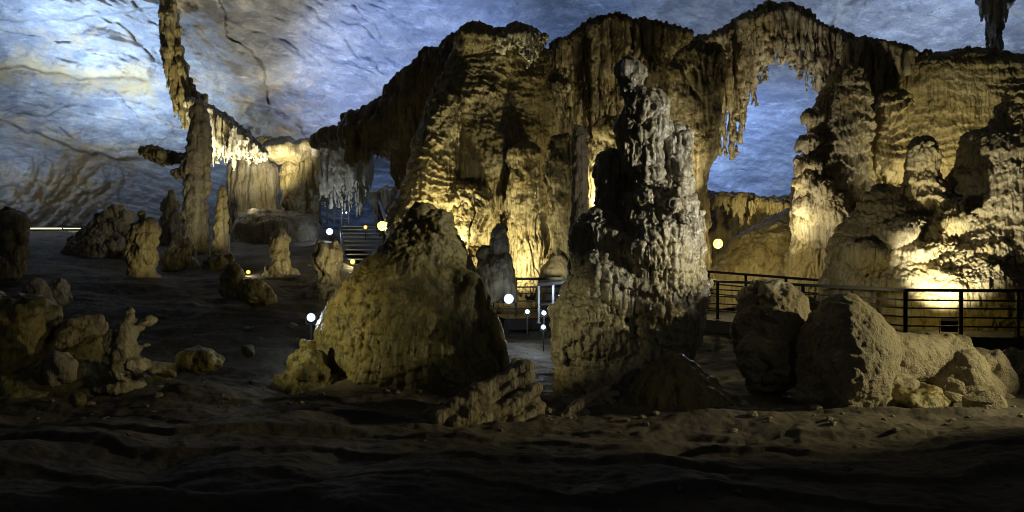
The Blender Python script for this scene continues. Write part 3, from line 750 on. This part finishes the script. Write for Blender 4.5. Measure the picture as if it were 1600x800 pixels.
R.tower([(245, 372, 420), (262, 358, 432), (300, 354, 434), (322, 358, 436), (360, 350, 440), (390, 348, 442)], .6, k=.15)
rock('fan_column', R, .07, M['tan'], [lambda P: d_flute(P, 2.6, .2, .02), lambda P: d_lips(P, .8, .1), lambda P: d_lump(P, .8, .12)], 'wide fan shaped tan column behind the low mound on the left', 'column', drips=.1)
R = Rock(40)
R.tower([(240, 446, 472), (262, 440, 478), (300, 444, 476), (318, 440, 480), (350, 436, 484), (385, 434, 486)], .8, k=.12); R.e(458, 318, 18, 14, dy=-.4)
R.tower([(225, 480, 500), (260, 478, 500), (300, 480, 498), (350, 476, 502), (385, 474, 504)], .8, k=.05)
rock('fan_column', R, .06, M['ochre'], [lambda P: d_flute(P, 3, .18, .02), lambda P: d_lips(P, .9, .1), lambda P: d_lump(P, .9, .1)], 'yellow ribbed column left of the white pleated curtain', 'column', drips=.1)
R = Rock(40)
R.e(445, 238, 40, 18, k=.2); R.e(415, 228, 24, 14, k=.2); R.e(478, 232, 24, 16, k=.2)
rock('rock_bulge', R, .08, M['ochre'], [lambda P: d_lump(P, .7, .3), lambda P: d_lump(P, 3, .06)], 'bright yellow rock bulge under the ceiling above the ribbed column', 'rock')
R = Rock(36)
R.tower([(330, 390, 440), (338, 372, 480), (355, 362, 498), (380, 358, 508), (420, 350, 515)], .8, k=.15)
rock('rounded_mound', R, .07, M['tan'], [lambda P: d_lump(P, .6, .2), lambda P: d_lump(P, 3, .05)], 'low tan mound left of the far lamp and steps', 'mound')
def stub(Y, rows, mat, label, extra=(), cat='stalagmite', name='stalagmite', fn=None, h=.035):
    R = Rock(Y); R.tower(rows, .9, k=.1)
    for q in extra: R.e(*q)
    tiers(R, rows, .9, 0, [(rows[1][0]+4, 1, 9, 12, -90, 90), ((rows[1][0]+rows[3][0])/2, 1.2, 12, 14, -90, 90), (rows[3][0], 1.2, 12, 14, -90, 90)], rows[0][0], k=.08)
    return rock(name, R, h, M[mat], fn or [lambda P: d_lips(P, 2.4, .12), lambda P: d_lump(P, 1.6, .09), lambda P: d_pop(P, 4, .08), lambda P: d_flute(P, 5, .05)], label, cat)
stub(24, [(344, 218, 232), (355, 212, 240), (380, 207, 243), (400, 205, 241), (425, 204, 242), (440, 192, 254), (470, 160, 290)], 'ochre', 'stout ribbed stalagmite with a tiny white knob, alone on the left slope', [(222, 334, 3.5, 4), (223, 341, 5, 6)])
stub(24, [(358, 436, 442), (370, 430, 447), (400, 428, 449), (422, 424, 455), (438, 410, 468), (470, 385, 495)], 'ochre', 'smooth yellow stalagmite with a pointed top left of the cone', [(450, 396, 4, 22), (452, 432, 9, 14)])
stub(22, [(380, 504, 520), (390, 497, 528), (405, 496, 529), (418, 501, 526), (438, 496, 530), (455, 482, 542), (480, 465, 560)], 'ochre', 'short fat stalagmite with a round head beside the lamp by the steps')
stub(24, [(328, 10, 26), (340, 2, 36), (370, 0, 40), (395, 8, 34), (440, 0, 40)], 'tan', 'dim rounded stalagmite at the far left edge', [(-10, 350, 20, 25)])
stub(27, [(384, 276, 292), (392, 266, 300), (405, 262, 304), (430, 258, 308)], 'ochre', 'low round ochre knob at the foot of the slim column')
stub(26, [(395, 335, 352), (410, 325, 362), (430, 318, 372), (460, 308, 385)], 'olive', 'dark low mound below the knobbly ochre stalagmite', cat='mound', name='rounded_mound')
stub(33, [(300, 262, 270), (315, 258, 276), (345, 256, 278), (380, 250, 284), (410, 246, 288)], 'tan', 'thin grey stump behind the slim column', [(262, 318, 5, 12)])
stub(30, [(320, 178, 186), (335, 165, 200), (355, 140, 215), (385, 110, 235), (430, 90, 250)], 'tan', 'low sloping rock behind the stout ribbed stalagmite', cat='rock', name='low_rock')
# knobbly cluster in the near left
R = Rock(14)
R.tower([(512, 188, 208), (525, 184, 213), (545, 182, 212), (575, 176, 216), (610, 165, 225)], .9, k=.05)
R.tower([(514, 170, 182), (528, 164, 187), (555, 164, 190), (585, 158, 200), (610, 150, 205)], .9, dy=.1, k=.05)
R.c((199, 520, -.05), (203, 496, -.05), 9, 6, k=.06); R.e(202, 486, 8, 5, k=.04); R.e(206, 500, 9, 4, k=.03); R.e(199, 508, 10, 5, k=.03)
R.c((206, 520, 0), (222, 508, .05), 8, 6, k=.04); R.e(228, 503, 10, 5, k=.04); R.e(234, 499, 5, 5, k=.03)
R.c((208, 548, 0), (232, 540, 0), 6, 3, k=.04); R.e(216, 572, 18, 14, dy=-.2, k=.08); R.e(190, 580, 16, 16, dy=-.2, k=.08)
rock('branched_stalagmite', R, .018, M['boulder'], [lambda P: d_lump(P, 3, .04), lambda P: d_pop(P, 9, .05), lambda P: d_crag(P, 6, .06), lambda P: d_lump(P, 14, .012)], 'small knobbly branched stalagmite on the left ground, lit yellow', 'stalagmite')
def boulder(Y, px, py, rx, rz, label, mat='tan', seed=0, extra=()):
    R = Rock(Y); R.e(px, py, rx, rz, k=.1)
    for q in extra: R.e(*q)
    rg = np.random.default_rng(seed); u = Y/F
    for i in range(4):
        a = rg.uniform(-2.6, -.5) if i else rg.uniform(-.4, .4); n = np.array([math.cos(a), math.sin(a), rg.uniform(.0, .9)])
        c = W(px, py, Y) + n/np.linalg.norm(n)*np.array([rx*u, rx*u, rz*u])*rg.uniform(.62, .85)
        R.plane_cut(c, n, .06, seed+i)
    return rock('boulder', R, .026, M[mat], [lambda P: d_lump(P+seed, 1.5, .10), lambda P: d_crag(P+seed, 3.2, .09), lambda P: d_lump(P, 6, .03)], label, 'boulder')
boulder(15, 120, 525, 36, 32, 'large dark boulder heap left of the branched stalagmite', seed=3, extra=((146, 515, 20, 24), (85, 548, 36, 24)))
boulder(17, 58, 465, 24, 30, 'rounded boulder below the dim stalagmite at the far left', seed=5)
boulder(17.5, 92, 458, 18, 26, 'egg shaped boulder leaning beside the large dark heap', seed=6)
boulder(13, 85, 578, 30, 26, 'tan boulder on the left ground in front of the heap', seed=7)
boulder(14, 318, 562, 32, 17, 'flat topped dark boulder right of the yellow lit ledge', seed=8, mat='olive')
boulder(15.5, 392, 548, 10, 9, 'small stone alone on the floor left of the cone', seed=9, mat='olive')
boulder(12.5, 118, 622, 10, 9, 'tiny loose stone on the near left floor', seed=10, mat='olive')
boulder(14, 262, 577, 34, 9, 'low yellow lit ledge of rock beside the branched stalagmite', seed=11, mat='ochre')
stub(14.6, [(535, 474, 488), (550, 466, 496), (570, 456, 506), (585, 446, 515), (602, 425, 530), (650, 405, 545)], 'olive', 'low olive flowstone hump merging into the left foot of the cone', cat='mound', name='rounded_mound', h=.025)
boulder(20, 400, 455, 26, 20, 'dark rough boulder under the small far lamp', seed=13, mat='olive', extra=((360, 440, 20, 24), (430, 470, 20, 16)))
boulder(13, 1440, 622, 50, 16, 'low rubble under the fallen stalagmite', seed=14, mat='olive')
boulder(17, 1590, 575, 40, 30, 'dark rock at the right edge behind the fallen stalagmite', seed=15)
R = Rock(15)
for q in ((60, 612, 120, 34), (165, 606, 95, 28), (20, 560, 60, 60), (125, 575, 70, 40), (-40, 520, 60, 70), (40, 505, 45, 40), (250, 612, 60, 16)): R.e(*q, k=.4)
rock('rock_bank', R, .035, M['olive'], [lambda P: d_lump(P, .9, .2), lambda P: d_crag(P, 1.8, .16), lambda P: d_crag(P, 4, .06), lambda P: d_lump(P, 8, .02)], 'dark rough rock bank under the boulders at the left', 'rock')
# fallen fluted slabs in the foreground
def slab(name, Y, lines, label, seed):
    R = Rock(Y); rg = np.random.default_rng(seed)
    for (a, b, ra, rb) in lines: R.c(a, b, ra, rb, k=.06)
    return rock(name, R, .022, M['tan'], [lambda P: d_lump(P, 1.3, .09), lambda P: d_crag(P, 2.5, .06), lambda P: d_lump(P, 8, .02)], label, 'fallen slab')
rg = np.random.default_rng(31)
ln = []
for i in range(15):
    o = i*4.6; d = rg.uniform(-.28, .28)
    ln.append(((685+o*1.4+rg.uniform(-12, 12), 652+o*.62, d), (800+o*.75+rg.uniform(-12, 14), 566+o*1.45+rg.uniform(-6, 6), d+.6), rg.uniform(8, 13), rg.uniform(5, 10)))
slab('fluted_slab', 12.2, ln, 'fallen fluted slab leaning between the cone and the tall column', 1)
ln = []
for i in range(9):
    o = i*5; d = rg.uniform(-.2, .2)
    ln.append(((880+o+rg.uniform(-8, 8), 650+o*.4, d), (952+o*.55+rg.uniform(-8, 8), 608+o*1.0, d+.4), rg.uniform(6, 9), rg.uniform(4, 7)))
slab('fluted_slab', 12.8, ln, 'smaller fluted slab lying at the left foot of the tall column', 2)
print('left', round(time.time()-T0, 1))

# ------------------------------------------------------------------ walkway, railings, lamps
def bx(bm, c, s, ax=None):
    """box with centre c and size s; ax = 3x3 axes"""
    m = Matrix.Translation(Vector(c)) @ ((ax or Matrix.Identity(3)).to_4x4()) @ Matrix.Diagonal((*s, 1))
    r = bmesh.ops.create_cube(bm, size=1, matrix=m); return r['verts']
def bar(bm, a, b, w, t=None):
    a, b = Vector(a), Vector(b); d = (b-a); L = d.length; d.normalize()
    up = Vector((0, 0, 1)) if abs(d.z) < .95 else Vector((1, 0, 0))
    sx = d.cross(up).normalized(); sz = sx.cross(d)
    bx(bm, (a+b)/2, (w, L, t or w), Matrix((sx, d, sz)).transposed())
def tube(bm, a, b, r, seg=10):
    a, b = Vector(a), Vector(b); d = b-a
    m = Matrix.Translation((a+b)/2) @ d.to_track_quat('Z', 'Y').to_matrix().to_4x4()
    bmesh.ops.create_cone(bm, cap_ends=True, segments=seg, radius1=r, radius2=r, depth=d.length, matrix=m)
def done(name, bm, mat, parent=None, bevel=0):
    if bevel: bmesh.ops.bevel(bm, geom=list(bm.edges), offset=bevel, segments=1, affect='EDGES')
    me = bpy.data.meshes.new(name); bm.to_mesh(me); bm.free()
    return link(name, me, mat, parent)
def empty(name, loc, label, cat, group=None):
    o = bpy.data.objects.new(name, None); COL.objects.link(o); o.location = loc
    return prop(o, label, cat, group)

def railing(pts, label, mat='iron', hgt=1.05, step=1.25, levels=(.22, .42, .62, .8), pw=.07, group=None, top=.075, name='railing'):
    root = empty(name, pts[0], label, 'railing', group); o = Vector(pts[0])
    P = [Vector(p)-o for p in pts]; up = Vector((0, 0, 1))
    for a, b in zip(P[:-1], P[1:]):
        n = max(1, round((b-a).length/step))
        for i in range(n+(b is P[-1])):
            p = a.lerp(b, i/n); bm = bmesh.new(); bar(bm, p, p+up*(hgt-.003), pw); bx(bm, p+up*.02, (.14, .14, .02)); done('post', bm, M[mat], root)
        bm = bmesh.new(); bar(bm, a+up*(hgt+.025), b+up*(hgt+.025), .10, top); done('handrail', bm, M[mat], root)
        for l in levels:
            bm = bmesh.new(); bar(bm, a+up*l*hgt, b+up*l*hgt, .035, .04); done('rail', bm, M[mat], root)
    return root

def deck(pts, w, label, name='boardwalk', step=False):
    root = empty(name, pts[0], label, 'walkway' if not step else 'stairs'); o = Vector(pts[0])
    P = [Vector(p)-o for p in pts]
    if step:
        a, b = P; n = int(abs(b.z-a.z)/.17); d = Vector((b.x-a.x, b.y-a.y, 0)); sd = d.cross(Vector((0, 0, 1))).normalized(); dn = d.normalized()
        ax = Matrix((sd, dn, Vector((0, 0, 1)))).transposed()
        for i in range(n):
            t = (i+.5)/n; p = a.lerp(b, t); bm = bmesh.new(); bx(bm, (p.x, p.y, p.z), (w, d.length/n*1.1, .05), ax); done('tread', bm, M['steel'], root)
        for s in (-1, 1):
            bm = bmesh.new(); q = sd*(w/2+.06)*s; bar(bm, a+q-Vector((0, 0, .1)), b+q-Vector((0, 0, .1)), .05, .3); done('stringer', bm, M['iron'], root)
        return root
    for a, b in zip(P[:-1], P[1:]):
        d = b-a; L = d.length; dn = d.normalized(); sd = dn.cross(Vector((0, 0, 1))).normalized()
        bm = bmesh.new(); n = int(L/.16)
        up = sd.cross(dn); ax = Matrix((sd, dn, up)).transposed()
        for i in range(n): bx(bm, a.lerp(b, (i+.5)/n)-Vector((0, 0, .03)), (w, L/n*.93, .045), ax)
        done('planking', bm, M['deck'], root)
        for s in (-1, 1):
            bm = bmesh.new(); q = sd*(w/2-.05)*s-Vector((0, 0, .20)); bar(bm, a+q, b+q, .09, .28); done('beam', bm, M['deck'], root)
        for i in range(max(1, int(L/3))+1):
            p = a.lerp(b, i/max(1, int(L/3)))
            for s in (-1, 1):
                q = p+sd*(w/2-.05)*s; g = float(zfloor(q.x+o.x, q.y+o.y))-o.z-.4
                bm = bmesh.new(); bar(bm, (q.x, q.y, q.z-.06), (q.x, q.y, g), .12); done('support_post', bm, M['deck'], root)
    return root

zd = .62
deck([(16.5, 18.6, zd), (9.0, 19.9, zd), (5.2, 24.6, zd+.1)], 1.8, 'dark boardwalk on posts passing behind the fallen stalagmite')
railing([(16.5, 17.8, zd), (9.3, 19.0, zd)], 'long dark railing in front of the brightly lit hollow on the right', group='dark boardwalk railings')
railing([(9.3, 19.0, zd), (7.6, 21.0, zd+.05), (5.0, 23.9, zd+.1)], 'dark railing between the broken boulder and the ochre mound', group='dark boardwalk railings')
railing([(10.2, 22.5, zd), (6.4, 26.2, zd+.3)], 'second dark railing seen over the first, below the ochre mound', levels=(.35, .65), group='dark boardwalk railings')
deck([(4.3, 25.3, zd+.1), (1.4, 24.3, zd+.1), (-.4, 23.8, zd+.1)], 1.8, 'short boardwalk landing between the cone and the tall column')
railing([(1.45, 23.2, zd+.15), (-.55, 22.9, zd+.15)], 'dark landing railing between the cone and the tall column', group='dark boardwalk railings', step=.7)
railing([(1.5, 21.6, zd+.1), (.75, 22.4, zd-.0)], 'galvanised stair railing glaring white beside the lower lamps', mat='steel', levels=(.5,), step=.45, pw=.06)
deck([W(582, 418, 27.5), W(560, 352, 37)], 1.6, 'steel steps climbing behind the cone', 'staircase', True)
railing([tuple(W(500, 349, 38)), tuple(W(545, 352, 38))], 'far dark railing under the white pleated curtain', group='dark boardwalk railings', step=.35, levels=(.3, .6))
railing([tuple(W(612, 418, 27)), tuple(W(592, 352, 36))], 'sloping railing beside the steel steps', step=1.6, levels=(.5,), group='dark boardwalk railings')

def aim(o, d):
    o.rotation_mode = 'QUATERNION'; o.rotation_quaternion = Vector(d).to_track_quat('Y', 'Z')

def light(name, loc, tgt, power, col, ang=90, blend=.6, rad=.08, parent=None, kind='SPOT'):
    l = bpy.data.lights.new(name, kind); l.energy = power; l.color = col; l.shadow_soft_size = rad
    if kind == 'SPOT': l.spot_size = math.radians(ang); l.spot_blend = blend
    o = bpy.data.objects.new(name, l); COL.objects.link(o); o.location = loc
    if tgt is not None: o.rotation_mode = 'QUATERNION'; o.rotation_quaternion = (Vector(tgt)-Vector(loc)).to_track_quat('-Z', 'Y')
    if parent is not None:
        o.parent = parent; o.matrix_parent_inverse = (Matrix.Translation(parent.location) @ parent.rotation_quaternion.to_matrix().to_4x4()).inverted()
    return o

def floodlight(loc, face, r, lens, label, group='lit cave lamps', sq=False):
    root = empty('cave_lamp', loc, label, 'lamp', group); aim(root, Vector(face)-Vector(loc))
    bm = bmesh.new()
    if sq: bx(bm, (0, -.06, 0), (r*2.3, .16, r*1.9))
    else:
        bmesh.ops.create_cone(bm, cap_ends=True, segments=20, radius1=r*.55, radius2=r*1.15, depth=r*1.6, matrix=Matrix.Translation((0, -r*.8-.01, 0)) @ Matrix.Rotation(-math.pi/2, 4, 'X'))
    done('housing', bm, M['house'], root, .008)
    bm = bmesh.new()
    if sq: bx(bm, (0, .028, 0), (r*2, .012, r*1.6))
    else: bmesh.ops.create_uvsphere(bm, u_segments=20, v_segments=10, radius=r*.38, matrix=Matrix.Translation((0, .02, 0)) @ Matrix.Diagonal((1, .6, 1, 1)))
    done('bulb', bm, M[lens], root)
    if not sq:
        bm = bmesh.new(); bmesh.ops.create_cone(bm, cap_ends=False, segments=24, radius1=r*.4, radius2=r*1.12, depth=r*.5, matrix=Matrix.Translation((0, r*.12, 0)) @ Matrix.Rotation(-math.pi/2, 4, 'X'))
        done('reflector', bm, M['refl_w' if lens == 'lens_w' else 'refl_c'], root)
    bm = bmesh.new()
    for s in (-1, 1): bar(bm, (s*r*1.3, -r*.4, 0), (s*r*1.3, -r*.4, -r*1.7), .02)
    bar(bm, (-r*1.3, -r*.4, -r*1.7), (r*1.3, -r*.4, -r*1.7), .02); bar(bm, (0, -r*.4, -r*1.7), (0, -r*.4, -r*1.7-.5), .03)
    done('bracket', bm, M['iron'], root)
    return root

WARM = (1, .84, .40); COOL = (.72, .85, 1.0); BLUE = (.32, .52, 1.0); YEL = (1, .90, .52)
cam = Vector((0, 0, CH))
lamps = [(597, 353, 26.5, .20, 'lens_w', 'large yellow lamp shining above the left shoulder of the cone', 260, WARM),
         (571, 355, 33, .10, 'lens_w', 'small warm lamp just left of the large yellow lamp', 40, YEL),
         (515, 362, 35, .19, 'lens_c', 'cool white lamp at the top of the steps by the tan mound', 120, COOL),
         (551, 409, 27, .11, 'lens_w', 'small lamp low on the steps left of the cone', 60, YEL),
         (388, 425, 24, .08, 'lens_w', 'tiny lamp on the dark slope far left of the cone', 40, YEL),
         (486, 496, 16.2, .11, 'lens_c', 'cool white lamp on the ground touching the left edge of the cone', 60, COOL),
         (795, 467, 21.5, .17, 'lens_c', 'dazzling white lamp on the landing right of the cone', 80, COOL),
         (824, 487, 20.5, .075, 'lens_c', 'small white lamp low between the dazzling lamp and the column', 60, COOL),
         (850, 489, 20.2, .08, 'lens_c', 'white lamp at the foot of the stair railing', 60, COOL),
         (849, 511, 19.6, .075, 'lens_c', 'lowest white lamp beside the left foot of the tall column', 60, COOL),
         (541, 332, 38.5, .07, 'lens_c', 'tiny white lamp on the far railing', 20, COOL),
         (1122, 381, 26.3, .20, 'lens_w', 'large yellow lamp right of the tall column above the railing', 260, WARM)]
for px, py, Y, r, lens, lab, pw, colr in lamps:
    p = Vector(W(px, py, Y)); r *= .68; root = floodlight(p, cam+Vector((0, 0, .3)), r, lens, lab)
    d = (cam-p).normalized()
    light('lamp_light', p+d*(r*.6+.1)+Vector((0, 0, .1)), None, pw*.12, colr, parent=root, kind='POINT')
    light('lamp_light', p+d*(r*.35+.12), p+d*5, pw*.25, colr, 150, .9, .05, root)
# hidden-face floods that the photo shows from behind
p = Vector(W(1483, 506, 19.5)); root = floodlight(p, W(1478, 400, 22.6), .16, 'lens_w', 'black floodlight aimed at the hollow behind the right hand railing', None, True)
light('lamp_light', p+Vector((-.05, .25, .1)), W(1488, 345, 22.4), 1700, (1, .92, .60), 74, .9, .06, root)
root = empty('path_glow', W(85, 357, 40), 'thin glowing bars standing in for the lit far left path', 'lamp')  # glowing bars and housing added in place of the brightly lit path
for a, b, hh in ((-1.35, .35, .07), (.45, 1.3, .045)):
    bm = bmesh.new(); bx(bm, ((a+b)/2, 0, 0), (b-a, .05, hh)); done('glow_bar', bm, M['strip'], root)
bm = bmesh.new(); bx(bm, (0, .03, -.075), (2.75, .1, .06)); done('housing', bm, M['house'], root)

L = light
# ochre uplights at the great flowstone and pillars
L('cave_light', W(693, 400, 24.4), W(700, 300, 26.2), 680, YEL, 120, .9, .08)
L('cave_light', W(805, 445, 24.2), W(800, 330, 26.6), 620, YEL, 140, .9, .08)
L('cave_light', W(930, 400, 25.4), W(930, 280, 27.2), 330, YEL, 120, .9, .08)
L('cave_light', W(885, 440, 22.4), W(872, 320, 24.2), 120, YEL, 110, .9, .08)
# upper curtains from the floor, raking
L('cave_light', W(925, 330, 26.5), W(985, 110, 31), 420, YEL, 80, .9, .1)
L('cave_light', W(1105, 330, 26.8), W(950, 110, 31), 800, YEL, 70, .9, .1)
L('cave_light', W(640, 340, 21.5), W(690, 290, 26.5), 110, YEL, 42, .9, .1)
L('cave_light', W(1250, 440, 26.5), W(1130, 130, 32), 1300, YEL, 70, .9, .1)
L('cave_light', W(1230, 300, 36), W(1240, 120, 32.5), 260, COOL, 100, .9, .1)
L('cave_light', W(1215, 335, 28), W(1245, 85, 32), 520, (1, .95, .82), 70, .9, .1)
L('cave_light', W(1520, 330, 25.6), W(1420, 210, 29.8), 750, YEL, 120, .9, .1)
L('cave_light', W(1190, 425, 24.5), W(1320, 230, 28.2), 1000, (1, .91, .66), 62, .9, .1)
L('cave_light', W(1250, 440, 17.5), W(1400, 400, 22), 260, YEL, 50, .9, .08)  # dim fill added from the left to bring out the tower's tiers
# mound and low curtain
L('cave_light', W(1130, 395, 26.5), W(1230, 380, 30), 280, WARM, 140, .9, .08)
L('cave_light', W(1200, 345, 37), W(1190, 335, 41), 220, WARM, 150, .9, .08)
# blue wash on the vault
L('cave_light', (-24, 41.5, 7.0), (-20, 46, 16), 10500, (.44, .65, 1), 130, .9, .15)
L('cave_light', (-28, 33, 6), (-27, 43, 11), 6500, (.40, .60, 1), 84, .9, .15)
L('cave_light', (-6.6, 41.5, 6.3), (-9, 46, 15), 1300, (.95, .92, .85), 120, .9, .15)
L('cave_light', (-4.5, 38, 8), (-6, 47, 14), 7500, (.28, .46, 1), 110, .9, .15)
L('cave_light', (13.2, 45, 5.2), (13.5, 58, 10), 5000, (.30, .48, 1), 140, .9, .15)
L('cave_light', (11, 47, 9), (10, 58, 14), 2200, BLUE, 140, .9, .15)
L('cave_light', (6, 37, 12.3), (10, 47, 17), 1700, BLUE, 150, .9, .15)
L('cave_light', (24, 38.5, 8.5), (21, 47, 16), 5500, (.5, .66, 1), 140, .9, .15)
L('cave_light', W(150, 352, 41), W(90, 285, 48), 700, YEL, 120, .9, .1)
# warm on the left ceiling drapery and fold
L('cave_light', W(400, 330, 34.2), W(345, 200, 36.5), 1900, (1, .93, .68), 110, .9, .1)
L('cave_light', W(436, 288, 38.2), W(432, 225, 41), 170, YEL, 110, .9, .1)
L('cave_light', W(520, 345, 36.4), W(520, 260, 38.5), 85, COOL, 140, .9, .08)
L('cave_light', W(420, 320, 38.6), W(395, 290, 41), 55, YEL, 140, .9, .08)
L('cave_light', W(300, 330, 33.0), W(282, 130, 37), 2400, YEL, 60, .9, .1)
L('cave_light', W(455, 290, 36.5), W(390, 90, 41), 1500, (1, .93, .74), 90, 1, .1)
L('cave_light', W(352, 395, 26), W(308, 290, 30), 300, YEL, 60, .9, .1)
L('cave_light', (1.3, 20.6, 1.5), (1.1, 22.2, 1.3), 14, COOL, 120, .9, .05)  # cool light added close by to whiten the stair railing
L('cave_light', W(1125, 470, 15.6), W(1083, 500, 15), 14, COOL, 110, .9, .04)  # small cool light added for glints on the column's right edge
L('cave_light', W(806, 480, 17.2), W(778, 540, 15.9), 16, COOL, 110, .9, .04)  # extra cool light added for glints along the cone's right edge
# left slope stubs
L('cave_light', W(285, 425, 21.5), W(225, 385, 24), 120, YEL, 42, .9, .08)
L('cave_light', W(470, 420, 22.5), W(440, 395, 24), 50, YEL, 60, .9, .08)
L('cave_light', W(540, 420, 20.6), W(512, 402, 22), 45, YEL, 60, .9, .08)
L('cave_light', W(250, 540, 12.9), W(200, 520, 14), 11, YEL, 110, .9, .05)
# keys on the near formations
L('cave_light', (9.7, 10.7, 3.4), W(1018, 270, 15), 3000, (1, .96, .86), 40, .9, .1)
L('cave_light', (12.6, 11.6, 3.2), W(1385, 530, 13), 1900, (1, .86, .46), 50, .9, .1)
L('cave_light', (-6.6, 12.6, 2.6), W(535, 520, 15.2), 420, (1, .88, .42), 42, .9, .06)
L('cave_light', (-2.0, 11.0, 1.9), W(880, 505, 14.6), 260, (1, .86, .42), 32, .9, .06)
L('cave_light', (6.0, 7.0, 4.0), W(1010, 560, 13.5), 45, (1, .92, .72), 44, 1, .15)  # weak fill added from the camera side to lift the apron

# ------------------------------------------------------------------ world, camera, view
w = bpy.data.worlds.new('World'); SC.world = w; w.use_nodes = True
bg = w.node_tree.nodes['Background']; bg.inputs[0].default_value = (.75, .82, 1, 1); bg.inputs[1].default_value = .015
cd = bpy.data.cameras.new('Camera'); co = bpy.data.objects.new('Camera', cd); COL.objects.link(co)
co.location = (0, 0, CH); co.rotation_euler = (math.pi/2, 0, 0)
cd.sensor_width = 36; cd.lens = 36*F/1600; cd.clip_end = 400; cd.clip_start = .1
SC.camera = co
SC.view_settings.view_transform = 'Standard'; SC.view_settings.look = 'None'; SC.view_settings.gamma = 1; SC.view_settings.exposure = 0
SC.cycles.use_denoising = True; SC.cycles.filter_width = 1.0
SC.cycles.max_bounces = 5; SC.cycles.diffuse_bounces = 3; SC.cycles.glossy_bounces = 2
SC.cycles.sample_clamp_indirect = 4
SC.cycles.use_light_tree = True; SC.cycles.adaptive_threshold = .003
print('verts', sum(len(o.data.vertices) for o in SC.objects if o.type == 'MESH'), round(time.time()-T0, 1))
